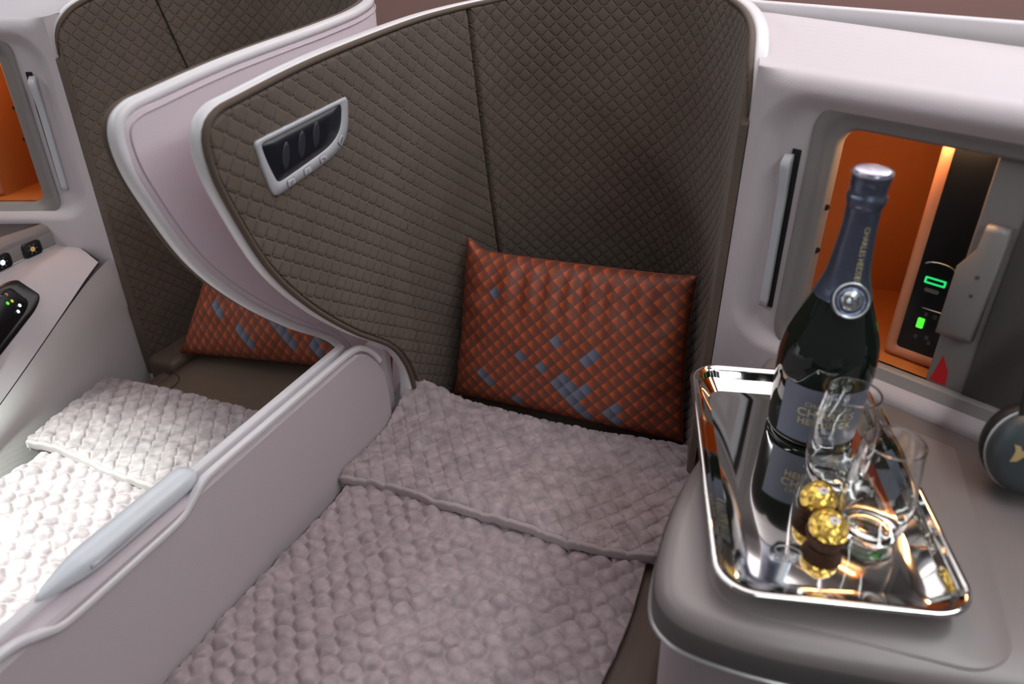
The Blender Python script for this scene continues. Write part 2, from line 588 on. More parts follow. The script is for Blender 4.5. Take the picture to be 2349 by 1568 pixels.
def quilt_panel(name, ua, ub, root, side, dense, seam_at):
    nu = int((ub - ua) / dense); nv = int(0.66 / dense)
    a = np.linspace(0, 1, nu)
    if seam_at == 'end':        # wing: crowd columns at the rounded tip
        a = a ** 1.25
    ucol = ua + (ub - ua) * a
    if seam_at == 'end':        # and where the lower edge turns down steeply
        uf = np.linspace(ua, ub, 4000)
        den = 1 + 2.2 * np.exp(-((uf - ua) / .03) ** 2) + 3.0 * np.exp(-((uf - u_of_y(.952)) / .022) ** 2)
        cd = np.r_[0, np.cumsum(.5 * (den[1:] + den[:-1]))]
        ucol = np.interp(np.linspace(0, cd[-1], int(nu * 1.25)), cd, uf)
    lo, hi = zlow(ucol), ztop(ucol)
    tt = np.linspace(0, 1, nv)
    Z = lo[:, None] + (hi - lo)[:, None] * tt[None, :]
    w = np.clip(1 - np.abs(ucol - USM) / 0.28, 0, 1)[:, None]
    U = ucol[:, None] + w * (useam(Z) - USM)
    Q = QW if seam_at == 'end' else QK
    cp = Q[0, 0] * U + Q[0, 1] * Z; cq = Q[1, 0] * U + Q[1, 1] * Z
    h = quilt_h(cp, cq)
    if seam_at == 'start':      # plain rolled edge beside the white wall
        end_ = (ucol > UEND - .010)[:, None]
        cp = np.where(end_, np.floor(cp[-6:-5, :]) + .5, cp); cq = np.where(end_, np.floor(cq[-6:-5, :]) + .5, cq); h = np.where(end_, .0012, h)
    dz = np.minimum(Z - lo[:, None], hi[:, None] - Z)
    du = U - UMIN
    e = np.clip(np.minimum(dz, np.where(du < .05, du, .05)) / 0.006, 0, 1)
    e = np.sqrt(np.clip(1 - (1 - e) ** 2, 0, 1))
    ds = np.clip(np.abs(ucol - USM) / 0.009, 0, 1)[:, None]
    es = np.sqrt(np.clip(1 - (1 - ds) ** 2, 0, 1))
    er = np.clip((UEND - ucol) / 0.007, 0, 1)[:, None]
    er = np.sqrt(np.clip(1 - (1 - er) ** 2, 0, 1))
    off = (0.0115 + h) * e * es * er - 0.001 - 0.003 * (1 - es)
    P = surf(U, Z, off)
    return grid(name, P, 'quilt', root, side, uv=np.stack([cp, cq], -1), flip=True)


M['binding'] = mat('brown_binding', (0.105, 0.075, 0.056), 0.85)
SEAM2 = (UEND - .251, UEND - .199)


def shell(side, label, dense):
    base = T([(-.345, 1.10, 0)], side)[0]
    root = thing('seat_shell', base, label, 'seat shell', 'pair of quilted seat shells')
    quilt_panel('wing_lining', UMIN + 1e-4, USM, root, side, dense, 'end')
    quilt_panel('back_lining', USM, UEND - 1e-4, root, side, dense, 'start')
    zz = np.linspace(.46, 1.150, 60)
    sp = surf(useam(zz), zz, np.full(60, -0.0005))
    sweep(sp, circ(.0022, 6), 'seam_piping', 'seamdark', root, side, up=(.5, -.8, .1))
    # rim band swept along the outline
    p = plan_pt(np.clip(OUT[:, 0], 0, UEND)); n = plan_n(OUT[:, 0]); t = plan_t(OUT[:, 0])
    prof = np.array([(-.003, -.004), (-.002, .0035), (.001, .0050), (.004, .0046), (.0062, .0026), (.0072, -.001), (.0074, -.006),
                     (.0068, -.0095), (.0045, -.0118), (.001, -.0125), (-.004, -.0120), (-.004, -.008)])
    dend = np.r_[0, np.cumsum(np.linalg.norm(np.diff(OUT, axis=0), axis=1))]; dend = dend[-1] - dend
    tap = .30 + .70 * sstep(0, .10, dend)
    foot = 1 + 1.1 * sstep(.17, .05, np.r_[0, np.cumsum(np.linalg.norm(np.diff(OUT, axis=0), axis=1))])
    R = []
    for k in range(len(OUT)):
        o3 = np.array([t[k, 0] * ON[k, 0], t[k, 1] * ON[k, 0], ON[k, 1]])
        n3 = np.array([n[k, 0], n[k, 1], 0])
        q = np.array([*plan_pt(QE[k, 0]), QE[k, 1]])
        R.append([q + o3 * a * tap[k] * foot[k] + n3 * b * tap[k] * (foot[k] if b < 0 else 1) for a, b in prof])
    grid('rim', np.array(R), 'rim', root, side, cv=True, caps=True, recalc=True)
    # brown bound edge just inside the rim
    BD = []
    for k in range(0, len(OUT), 2):
        o3 = np.array([t[k, 0] * ON[k, 0], t[k, 1] * ON[k, 0], ON[k, 1]])
        n3 = np.array([n[k, 0], n[k, 1], 0])
        q = np.array([*plan_pt(QE[k, 0]), QE[k, 1]])
        a_ = np.linspace(0, 2 * np.pi, 10, endpoint=False)
        f_ = min(1.0, tap[k] * 1.1)
        BD.append([q + o3 * f_ * (.0025 + .0040 * math.cos(b)) + n3 * f_ * (.0085 + .0042 * math.sin(b)) for b in a_])
    BD = np.array(BD)
    grid('edge_binding', BD, 'binding', root, side, cv=True, caps=True, recalc=True)
    if side:    # second seam, on the aisle side of the far shell
        zz = np.linspace(.55, 1.165, 50)
        u2 = SEAM2[0] + (SEAM2[1] - SEAM2[0]) * (zz - .95) / .2
        sweep(surf(u2, zz, np.full(50, .0128)), circ(.0016, 6), 'seam_piping', 'seamdark', root, side, up=(-.5, -.8, .1))
    # outer skin
    nu = 150
    ucol = UMIN + .001 + (UEND - UMIN - .001) * np.linspace(0, 1, nu) ** 1.3
    lo, hi = zlow(ucol), ztop(ucol)
    tt = np.linspace(0, 1, 40)
    Z = lo[:, None] + (hi - lo)[:, None] * tt
    U = np.repeat(ucol[:, None], 40, 1)
    d = np.minimum(np.minimum(Z - lo[:, None], hi[:, None] - Z), np.minimum(U - UMIN, .05))
    off = -.0105 - 0.003 * np.sqrt(np.clip(1 - (1 - np.clip(d / .02, 0, 1)) ** 2, 0, 1))
    grid('outer_skin', surf(U, Z, off), 'pink', root, side)
    # stitched welt on the outer skin, inside the rim
    k0, k1 = 8, int(len(OUT) * .66)
    W = OUT - ON * .017
    wp = surf(W[k0:k1, 0], W[k0:k1, 1], np.full(k1 - k0, -.0138))
    sweep(wp, circ(.0011, 6), 'welt', 'mauve', root, side, up=(-1, .2, .1))
    return root


shell_r = shell(0, 'brown quilted seat shell with a reading light, wrapping the pillow in the middle', 0.0023)
shell_l = shell(1, 'brown quilted seat shell with pink-grey back, at the upper left', 0.0034)

# reading light set into the right wing: silver bezel, dark lens with three dips, four buttons
def wingpt(y, z, off):
    u = u_of_y(np.asarray(y, float)); return surf(u, np.asarray(z, float), off)


def light_panel(root):
    def chaikin(P, n=4):
        P = np.array(P, float)
        for _ in range(n):
            Q = np.roll(P, -1, 0)
            P = np.stack([.75 * P + .25 * Q, .25 * P + .75 * Q], 1).reshape(-1, 2)
        return P
    def closed(P, n):
        P = np.vstack([P, P[:1]]); return resample(P, n + 1)[:-1]
    out = closed(chaikin([(.663, 1.066), (.672, 1.0672), (.760, 1.0725), (.842, 1.0775), (.850, 1.078), (.851, 1.070), (.847, 1.045), (.836, 1.024), (.812, 1.012),
                          (.770, 1.0055), (.700, .9975), (.682, .996), (.677, 1.004), (.668, 1.035), (.664, 1.058)]), 96)
    c = np.array([.755, 1.038])
    def ringat(sc, off, dy=0, dz=0):
        q = c + (out - c) * sc + np.array([dy, dz])
        return wingpt(q[:, 0], q[:, 1], np.full(len(q), off))
    inn = closed(chaikin([(.672, 1.062), (.682, 1.0625), (.760, 1.0672), (.826, 1.0715), (.834, 1.072), (.8345, 1.064), (.831, 1.049), (.822, 1.036), (.800, 1.0255),
                          (.765, 1.020), (.705, 1.0120), (.690, 1.011), (.686, 1.018), (.677, 1.040), (.673, 1.054)]), 96)
    ci = np.array([.755, 1.041])
    def iring(sc, off):
        q = ci + (inn - ci) * sc
        return wingpt(q[:, 0], q[:, 1], np.full(len(q), off))
    fr = loft('bezel', [ringat(1.0, .004), ringat(1.0, .0138), ringat(.990, .0150), iring(1.01, .0150), iring(1.0, .0146), iring(1.0, .006)],
              'silver', root, cap0=False, cap1=False)
    tag(fr, 'silver bezel of the reading light')
    ln = loft('lens', [iring(1.0, .006), iring(1.0, .0144), iring(.5, .0144), iring(.05, .0144)], 'lens', root)
    for (y, z) in ((.712, 1.037), (.744, 1.042), (.775, 1.0465)):
        a = np.linspace(0, 2 * np.pi, 24, endpoint=False)
        rings = []
        for s, d in ((1.0, .0144), (.75, .0149), (.4, .0152), (.05, .0153)):
            yy = y + s * .0075 * np.cos(a) + .004 * np.sin(a) * s; zz = z + s * .0165 * np.sin(a)
            rings.append(wingpt(yy, zz, np.full(24, d)))
        loft('lens_lobe', rings, 'lensdip', ln)
    for k, (y, z, txt, rot) in enumerate(((.7130, 1.0050, '/', 0.08), (.7470, 1.0090, 'l', 0.09), (.7820, 1.0145, 'x', 0.14), (.8250, 1.0275, 'OFF', 0.75))):
        cs, sn = math.cos(rot), math.sin(rot)
        def place(q, off):
            return wingpt(y + q[:, 0] * cs - q[:, 1] * sn, z + q[:, 0] * sn + q[:, 1] * cs, np.full(len(q), off))
        q0 = rrect(-.0070, .0070, -.0042, .0042, .0022, 5)
        b0 = loft('button_groove', [place(q0 * 1.12, .0145), place(q0 * 1.12, .0153)], 'greydark', fr, smooth=False)
        b = loft('button', [place(q0, .0145), place(q0, .0160), place(q0 * .9, .0163)], 'silver', fr)
        if txt == 'OFF':
            V, F = text_geo(txt, .0060, bold=.0001)
            V[:, 1] -= .0021
        else:       # small lamp pictograms: bar plus base
            V = np.array([(-.004, -.002, 0), (.003, .0005, 0), (.003, .0018, 0), (-.004, -.0008, 0), (-.0045, -.003, 0), (.004, -.003, 0), (.004, -.0024, 0), (-.0045, -.0024, 0)])
            if txt == 'l': V[:4, 0] *= .45
            if txt == 'x': V[:4, 1] *= -1.0
            F = [(0, 1, 2, 3), (4, 5, 6, 7)]
        mk('symbol', place(V[:, :2], .0165), F, 'dark_ink', fr, smooth=False)
light_panel(shell_r)

# ------------------------------------------------------------------ divider between the two beds
def divider():
    root = thing('centre_divider', (-.625, .45, 0), 'low mauve divider with white rails between the two beds', 'divider')
    top = [(-.30, .688), (.30, .688), (.80, .688), (.835, .686), (.862, .672), (.890, .645), (.908, .61), (.915, .56), (.916, .30)]
    top = np.array(top); poly = np.vstack([top, [(-.30, .30)]])
    side_r = -.607; side_l = -.643
    def ring(x, ins):
        c = poly.copy()
        c[:9, 1] -= ins
        c[5:9, 0] -= ins
        return np.stack([np.full(len(c), x), c[:, 0], c[:, 1]], 1)
    loft('panel', [ring(side_l, .004), ring(side_l + .004, 0), ring(side_r - .004, 0), ring(side_r, .004)], 'mauve', root, smooth=False)
    ry = np.linspace(-.30, .835, 40)
    rail = np.stack([np.full(40, -.6365), ry, np.full(40, .6915)], 1)
    sweep(rail, rrect(-.0068, .0068, -.006, .006, .004, 4), 'rail', 'white', root)
    st = catmull([(-.30, .700), (.0, .700), (.20, .700), (.245, .698), (.268, .688), (.290, .6765), (.315, .674), (.38, .674), (.44, .6745), (.462, .678),
                  (.480, .688), (.498, .6975), (.52, .700), (.62, .700), (.75, .700), (.815, .699), (.846, .691), (.874, .668), (.894, .640)], 200)
    st = np.stack([np.full(len(st), -.6085), st[:, 0], st[:, 1]], 1)
    sweep(st, rrect(-.0050, .0050, -.0048, .0048, .003, 4), 'trim_stripe', 'white', root)
    rbox('end_cover', (-.672, .945, .40), (-.629, .962, .630), .004, 'mauve', root)
    # long teardrop release cap on the rail
    ys = np.linspace(.292, .507, 40); R = []
    a = np.linspace(0, 2 * np.pi, 28, endpoint=False)
    for y in ys:
        t = (y - .292) / .215
        w = .0155 * min(1, (t / .30)) ** .7 * min(1, max(1e-3, (1 - t) / .06)) ** .5 + .0008
        h = .0120 * min(1, (t / .22)) ** .6 * min(1, max(1e-3, (1 - t) / .06)) ** .5 + .0008
        cx = -.6330 + .0025 * t
        R.append(np.stack([cx + w * np.sign(np.cos(a)) * np.abs(np.cos(a)) ** .7, np.full(28, y), .700 + h * np.sign(np.sin(a)) * np.abs(np.sin(a)) ** .7], 1))
    cap = loft('release_cap', R, 'cap', root)
    tag(cap, 'pale blue-grey release cap on the rail')
    ys = np.linspace(.345, .495, 24); R = []
    for y in ys:
        t = (y - .345) / .15
        w = .0042 * math.sin(math.pi * min(1, max(.02, t))) ** .4
        R.append([(-.6180, y, .7005 + w * 1.4), (-.6160, y, .7005 + w), (-.6150, y, .7005), (-.6160, y, .7005 - w), (-.6190, y, .7005 - w)])
    loft('lever', R, 'silver', cap)
divider()

# ------------------------------------------------------------------ consoles with the wall niche
J0 = np.array([-.085, .952]); WE = np.array([math.cos(math.radians(-23.4)), math.sin(math.radians(-23.4))])
WN = np.array([WE[1], -WE[0]])      # towards the camera
def wall(s, z, d=0.0):
    s = np.asarray(s, float); z = np.asarray(z, float); d = np.broadcast_to(np.asarray(d, float), s.shape)
    return np.stack([J0[0] + WE[0] * s + WN[0] * d, J0[1] + WE[1] * s + WN[1] * d, np.broadcast_to(z, s.shape)], -1)


def rr_sdf(s, z, s0, s1, z0, z1, r):
    cx, cz = (s0 + s1) / 2, (z0 + z1) / 2
    qx = np.abs(s - cx) - (s1 - s0) / 2 + r; qz = np.abs(z - cz) - (z1 - z0) / 2 + r
    return np.hypot(np.maximum(qx, 0), np.maximum(qz, 0)) + np.minimum(np.maximum(qx, qz), 0) - r


SMAX = .56
NICHE = (.105, .42, .812, 1.080)    # opening
FRAME = (.074, .455, .788, 1.106)


def console(side):
    base = T([(.12, .70, 0)], side)[0]
    lab = ('taupe side console with a white wall and orange storage niche, under the champagne tray' if side == 0 else
           'white side console with a lit orange niche and handset, at the far left')
    root = thing('side_console', base, lab, 'side console', 'pair of seat side consoles')
    # wall panel with a shallow recess, then rolled over into the ledge on top
    S = np.r_[np.linspace(0, .12, 60), np.linspace(.125, SMAX, 80)]
    Zr = np.linspace(.60, 1.112, 150)
    SS, ZZ = np.meshgrid(S, Zr, indexing='ij')
    sd = rr_sdf(SS, ZZ, .026, 1.2, .795, 1.101, .045)
    rec = -0.014 * sstep(.014, -.014, sd)
    lead = 0
    W = wall(SS, ZZ, rec + lead)
    # fillet and ledge
    nf, nl = 10, 26
    r = .022
    L = np.zeros((len(S), nf + nl, 3))
    for i, s in enumerate(S):
        f = s / SMAX
        for k in range(nf):
            a = math.pi / 2 * (k + 1) / nf
            rs = r * float(sstep(0, .04, np.array(s)))
            L[i, k] = wall(s, 1.112 + r * math.sin(a), -rs * (1 - math.cos(a)))
        st = L[i, nf - 1]
        for k in range(nl):
            t = (k + 1) / nl
            uu = UEND - .36 * t
            lp = plan_pt(uu) - plan_n(uu) * .001
            rp = np.array([st[0], st[1]]) if False else wall(SMAX, 0, -r)[:2] + t * np.array([.10, .10])
            g = t
            b0 = wall(s, 0, -rs)[:2]
            tgt = plan_pt(UEND - .36) * (1 - f) + np.array([.56, .735]) * f
            strt = b0 * (1 - g) + tgt * g
            curve = (lp - (wall(0, 0, 0)[:2] * (1 - g) + plan_pt(UEND - .36) * g)) * (1 - f) ** 3
            xy = strt + curve
            zz = 1.134 + .030 * t + .006 * math.sin(math.pi * t) * (1 - f)
            L[i, nf + k] = (xy[0], xy[1], zz)
    ALL = np.concatenate([W, L], 1)
    nu, nv = ALL.shape[:2]
    F = []
    hole = (FRAME[0] + .012, FRAME[1] - .012, FRAME[2] + .012, FRAME[3] - .012)
    for (i, j, k, l) in gridfaces(nu, nv):
        iu, jv = divmod(i, nv)
        if jv < len(Zr) - 1 and iu < nu - 1:
            s = (S[iu] + S[iu + 1]) / 2; z = (Zr[jv] + Zr[jv + 1]) / 2
            if rr_sdf(np.array(s), np.array(z), *hole, .025) < 0:
                continue
        F.append((i, j, k, l))
    mk('wall_panel', ALL.reshape(-1, 3), F, 'white_tex' if side else 'white_tex', root, side)
    # closes the rounded upper corner between lining and ledge
    uu = np.linspace(UEND - .20, UEND, 30); rows = []
    for u_ in uu:
        zt_ = 1.1345 + .030 * (UEND - u_) / .36
        zz = np.linspace(.98, zt_, 10)
        rows.append(surf(np.full(10, u_), zz, np.full(10, -.001)))
    grid('corner_filler', np.array(rows), 'white_tex', root, side)
    # outer privacy panel rising behind the ledge
    A = plan_pt(UEND - .36); B = np.array([.56, .735])
    k = 40
    pts = A[None] * (1 - np.linspace(0, 1, k)[:, None]) + B[None] * np.linspace(0, 1, k)[:, None]
    pts = pts + np.array([.012, .012])
    rings = []
    for i in range(k):
        f = i / (k - 1)
        zt = 1.171 + .030 * f
        x, y = pts[i]
        rings.append([(x, y, 1.11), (x, y, zt - .003), (x + .002, y + .002, zt), (x + .010, y + .012, zt), (x + .012, y + .014, zt - .003), (x + .012, y + .014, 1.11)])
    loft('privacy_panel', rings, 'white', root, side)
    # niche frame: two stepped rounded rings
    def ring(x0, x1, z0, z1, rr, d):
        q = rrect(x0, x1, z0, z1, rr, 9); return wall(q[:, 0], q[:, 1], d)
    a, b, c, d = FRAME
    loft('niche_frame', [ring(a, b, c, d, .034, -.016), ring(a, b, c, d, .034, -.011), ring(a + .002, b - .002, c + .002, d - .002, .033, -.0095),
                         ring(a + .013, b - .013, c + .012, d - .010, .030, -.0095), ring(a + .016, b - .016, c + .014, d - .013, .028, -.014),
                         ring(a + .027, b - .027, c + .022, d - .022, .024, -.014), ring(a + .031, b - .031, c + .024, d - .026, .022, -.017),
                         ring(a + .031, b - .031, c + .024, d - .026, .022, -.030)], 'grey', root, side, cap0=False, cap1=False)
    # orange lining
    n0, n1, z0, z1 = NICHE
    A_ = wall(n0 - .002, 0, -.026)[:2]; B_ = wall(n1 + .002, 0, -.026)[:2]
    P0 = np.array([.123, .924]); P1 = P0 + WE * .30
    poly = np.array([A_, (.012, 1.095), (.150, 1.112), P0, P1, B_])
    n = len(poly)
    V = np.vstack([np.c_[poly, np.full(n, z0)], np.c_[poly, np.full(n, z1 + .004)]])
    F = [tuple(range(n)), tuple(range(n, 2 * n))[::-1]]
    for i in range(n - 1):
        F.append((i, n + i, n + i + 1, i + 1))
    lining = mk('niche_lining', V, F, 'orange', root, side, smooth=False)
    tag(lining, 'orange lining of the storage niche')
    # socket plate on the inner step, with coral trim
    def pp(s, z, d=0.0):
        s = np.asarray(s, float); z = np.asarray(z, float)
        xy = P0[None] + WE[None] * s[:, None] + WN[None] * (d if np.ndim(d) else np.full(len(s), d))[:, None]
        return np.c_[xy, z]
    def pring(x0, x1, q0, q1, rr, d):
        q = rrect(x0, x1, q0, q1, rr, 6); return pp(q[:, 0], q[:, 1], d)
    tr = loft('socket_trim', [pring(.0, .2, z0 + .002, z1 + .003, .008, .0005), pring(.0, .2, z0 + .002, z1 + .003, .008, .004),
                              pring(.004, .196, z0 + .006, z1, .007, .006), pring(.009, .191, z0 + .012, z1 - .002, .006, .006),
                              pring(.012, .188, z0 + .015, z1 - .003, .005, .003)], 'coral', root, side, cap0=False, cap1=False)
    pl = loft('socket_plate', [pring(.012, .188, z0 + .015, z1 - .003, .005, .001), pring(.012, .188, z0 + .015, z1 - .003, .005, .0035)], 'black', root, side, smooth=False)
    for s0 in (.033, .075):
        q = rrect(-.0115, .0115, -.004, .004, .001, 3)
        o1 = pp(s0 + q[:, 0], .9205 + q[:, 1], .0036); i1 = pp(s0 + q[:, 0] * .82, .9205 + q[:, 1] * .55, .0036)
        o2 = pp(s0 + q[:, 0], .9205 + q[:, 1], .0046); i2 = pp(s0 + q[:, 0] * .82, .9205 + q[:, 1] * .55, .0046)
        loft('usb_port', [o1, o2, i2, i1], 'green_led', pl, side, cap0=False, cap1=False, smooth=False)
        q = rrect(-.008, .008, -.0024, .0024, .002, 4)
        loft('port_label', [pp(s0 - .001 + q[:, 0], .9085 + q[:, 1], .0036), pp(s0 - .001 + q[:, 0], .9085 + q[:, 1], .0041)], 'pewter', pl, side, smooth=False)
        aa = np.linspace(.25, np.pi - .25, 16)
        arc = pp(s0 + .0005 + .0165 * np.cos(aa), .9375 + .006 * np.sin(aa), .0040)
        sweep(arc, circ(.0008, 6), 'flap_edge', 'pewter', pl, side, up=(-.4, -.9, .1))
    bar = pp(np.linspace(.028, .10, 6), np.full(6, .8855), .0042)
    sweep(bar, circ(.0008, 6), 'socket_edge', 'pewter', pl, side, up=(-.4, -.9, .1))
    q = rrect(-.0038, .0038, -.0065, .0065, .0012, 3)
    loft('socket_lamp', [pp(.031 + q[:, 0], .866 + q[:, 1], .0036), pp(.031 + q[:, 0], .866 + q[:, 1], .0050)], 'lime_led', pl, side, smooth=False)
    for (s0, zz, w) in ((.034, .8785, .0018), (.044, .8785, .0024), (.052, .8785, .0018), (.030, .8475, .0018), (.042, .850, .002), (.046, .8445, .0018)):
        q = rrect(-w, w, -.0026, .0026, .0006, 3)
        loft('socket_pin', [pp(s0 + q[:, 0], zz + q[:, 1], .0036), pp(s0 + q[:, 0], zz + q[:, 1], .0041)], 'greydark', pl, side, smooth=False)
    # sliding door with its grip and red mark
    D0 = .263
    def wx(V):
        return wall(V[:, 0], V[:, 2], V[:, 1])
    dr = rbox('sliding_door', (D0, -.034, z0 - .001), (n1 + .004, -.026, z1 + .003), .002, 'grey', root, side, xf=wx)
    rbox('door_stile', (D0 + .040, -.0262, z0), (n1 + .004, -.0235, z1 + .002), .001, 'greydark', dr, side, xf=wx)
    gp = [(D0 - .003, .880), (D0 - .003, .962), (D0 + .010, .985), (D0 + .012, 1.012), (D0 + .034, 1.012), (D0 + .034, .880)]
    gp = np.array(gp)
    gr = [wall(gp[:, 0], gp[:, 1], dd) for dd in (-.027, -.014)]
    cxz = gp.mean(0); g2 = cxz + (gp - cxz) * .90
    grp = loft('door_grip', gr + [wall(g2[:, 0], g2[:, 1], -.010)], 'grey', dr, side)
    for zz in (.935, .957):
        q = circ(.0022, 10)
        loft('grip_dimple', [wall(D0 + .020 + q[:, 0], zz + q[:, 1], -.0102), wall(D0 + .020 + q[:, 0], zz + q[:, 1], -.0096)], 'greydark', dr, side, smooth=False)
    q = np.array([(D0 + .004, .814), (D0 + .022, .814), (D0 + .020, .832), (D0 + .010, .850)])
    loft('red_mark', [wall(q[:, 0], q[:, 1], -.0262), wall(q[:, 0], q[:, 1], -.0257)], 'red', dr, side, smooth=False)
    for zz in (.930, .985):
        q = circ(.0035, 10)
        loft('door_stop', [wall(n0 + .001 + q[:, 0], zz + q[:, 1], -.0175), wall(n0 + .001 + q[:, 0], zz + q[:, 1], -.021)], 'black', root, side, smooth=False)
    # led strip inside the niche roof
    rbox('led_strip', (.13, -.044, z1 - .0005), (.25, -.038, z1 + .003), .0008, 'warm_strip', root, side, xf=wx)
    # pull bar beside the niche, in its slot
    sp = np.array([(.054, 1.046), (.0645, 1.046), (.0665, .838), (.056, .838)])
    loft('handle_slot', [wall(sp[:, 0], sp[:, 1], -.0145), wall(sp[:, 0], sp[:, 1], -.0125)], 'seamdark', root, side, smooth=False)
    hz = np.linspace(.839, 1.040, 24); R = []
    for zz in hz:
        f = (zz - .839) / .201
        s_ = .0595 - .0035 * f
        out = .008 + .006 * sstep(.70, .95, np.array(f)) - .008 * sstep(.955, 1.0, np.array(f))
        w = .0048
        q = rrect(-w, w, 0, 1, .002, 3)
        R.append(wall(s_ - .003 + q[:, 0], np.full(len(q), zz), -.013 + (out + .0) * np.clip(q[:, 1], 0, 1)))
    loft('pull_bar', R, 'silver', root, side)
    # console top: outline in plan
    near = [(-.012, .955), (-.016, .90), (-.026, .83), (-.045, .74)] if side == 0 else [(.010, .955), (.008, .90), (.006, .83), (-.008, .74)]
    line = catmull(near + [(-.062, .66), (-.069, .58), (-.067, .52), (-.060, .482), (-.045, .462), (-.018, .4525),
                    (.04, .4525), (.116, .464), (.22, .483), (.36, .51), (.47, .54)], 90)
    back = np.array([(.48, .69), (.30, .80), (.10, .905), (.02, .95)])
    outl = np.vstack([line, back])
    ctr = np.array([.18, .70])
    def oring(ins, z):
        t_ = np.gradient(line, axis=0); t_ /= np.linalg.norm(t_, axis=1)[:, None]
        nn = np.stack([-t_[:, 1], t_[:, 0]], 1)
        q = np.vstack([line + nn * ins, back])
        return np.c_[q, np.full(len(q), z)]
    loft('console_top', [oring(.006, .734), oring(.0, .738), oring(.0, .757), oring(.0012, .765), oring(.0045, .7715), oring(.010, .7755), oring(.018, .777)],
         'greytop', root, side)
    lipm = 'greydark' if side == 0 else 'grey'
    def strip(z, ins):
        t_ = np.gradient(line, axis=0); t_ /= np.linalg.norm(t_, axis=1)[:, None]
        nn = np.stack([-t_[:, 1], t_[:, 0]], 1)
        return np.c_[line + nn * ins, np.full(len(line), z)]
    grid('lip_band', np.array([strip(.733, -.0010), strip(.757, -.0016), strip(.7605, .0002)]), 'greydark' if side == 0 else 'grey', root, side, recalc=True)
    sweep(strip(.7325, -.0005), circ(.0028, 8), 'edge_trim', 'metal_edge', root, side)
    # leaf inset in the top
    q = rrect(-.030, .214, .482, .86, .045, 9)
    xr = lambda q, z: np.c_[q, np.full(len(q), z)]
    if side == 0:
        qa = np.array([(x, y) for x, y in q]); ang = math.radians(4); cc = np.array([.10, .65])
        rot = np.array([[math.cos(ang), -math.sin(ang)], [math.sin(ang), math.cos(ang)]])
        qa = cc + (qa - cc) @ rot.T
        qa[:, 1] = np.minimum(qa[:, 1], .835 - .42 * (qa[:, 0] - .10))
        loft('table_leaf', [xr(qa, .7765), xr(qa, .7776), xr(cc + (qa - cc) * .994, .7781)], 'greytop', root, side)
    # body below the lip
    if side == 0:
        ln2 = strip(.73, .012)
        bot = strip(.45, .022); flo = strip(0.0, .022)
        grid('body', np.array([strip(.733, .006), ln2, bot, flo]), 'white_tex', root, side, recalc=True)
    else:
        top = np.array([(.009, .935, .733), (.008, .88, .733), (.004, .80, .733), (-.012, .73, .733), (-.045, .66, .733), (-.066, .58, .733), (-.066, .50, .733), (.0, .30, .733)])
        cre = np.array([(-.080, .922, .708), (-.086, .88, .690), (-.094, .82, .660), (-.102, .74, .618), (-.110, .655, .575), (-.118, .57, .535), (-.125, .48, .50), (-.12, .30, .45)])
        bo = np.array([(-.096, .934, .44), (-.108, .90, .44), (-.122, .84, .44), (-.134, .75, .44), (-.144, .66, .44), (-.150, .57, .44), (-.15, .46, .44), (-.14, .30, .43)])
        tp, cr, bt = (catmull(x, 60) for x in (top, cre, bo))
        rows = [tp + (cr - tp) * f + np.array([0, 0, .006]) * math.sin(math.pi * f) for f in np.linspace(0, .998, 14)]
        grid('slanted_panel', np.array(rows), 'white_tex', root, side, recalc=True)
        cr2 = cr.copy(); bt2 = bt.copy()
        e_ = np.linspace(1, 0, 60)[:, None] ** 6
        cr2 += e_ * np.array([.000, .028, .000]); bt2 += e_ * np.array([.010, .022, 0])
        rows2 = [cr2 + (bt2 - cr2) * f + np.array([-.004, 0, 0]) * math.sin(math.pi * min(1, f * 2.5)) * (f < .4) for f in np.linspace(.002, 1, 14)]
        rows2.append(np.c_[bt2[:, :2], np.zeros(len(bt))])
        grid('lower_panel', np.array(rows2), 'mauvewhite', root, side, recalc=True)
        sweep(cr + np.array([.001, 0, -.001]), circ(.0016, 6), 'panel_joint', 'seamdark', root, side)
        sweep(np.linspace(tp[0], cr[0], 12) + np.array([0, .001, .004]), circ(.0013, 6), 'panel_joint', 'seamdark', root, side)
        # controls: two round-cornered switches on the lip, handset in its well on the slanted panel
        def on_lip(y0):
            k = int(np.argmin(np.abs(line[:60, 1] - y0))); p = line[k]; t_ = line[k + 1] - line[k - 1]; t_ = t_ / np.linalg.norm(t_)
            return p, t_, np.array([t_[1], -t_[0]])
        for y0, em in ((.858, 'amber_led'), (.800, 'white_led')):
            p, t_, n_ = on_lip(y0)
            q = rrect(-.019, .019, -.0135, .0135, .007, 5)
            def lp(qq, d, zc=.7462):
                return np.c_[p[None] + t_[None] * qq[:, :1] + n_[None] * d, zc + qq[:, 1]]
            if n_[0] > 0: n_ = -n_
            sw = loft('switch', [lp(q, .0005), lp(q, .0045), lp(q * .86, .0060), lp(q * .80, .0050)], 'black', root, side)
            q = circ(.0052, 6)
            loft('switch_icon', [lp(q, .0051), lp(q, .0056)], em, sw, side, smooth=False)
            for a in range(6):
                qd = circ(.0012, 6) + .0085 * np.array([math.cos(a * 1.047), math.sin(a * 1.047)])
                loft('switch_dot', [lp(qd, .0051), lp(qd, .0055)], 'pewter', sw, side, smooth=False)
        # handset well: placed on the slanted panel
        tpf = lambda v: np.array([np.interp(v, np.linspace(0, 1, 60), tp[:, k]) for k in range(3)])
        crf = lambda v: np.array([np.interp(v, np.linspace(0, 1, 60), cr[:, k]) for k in range(3)])
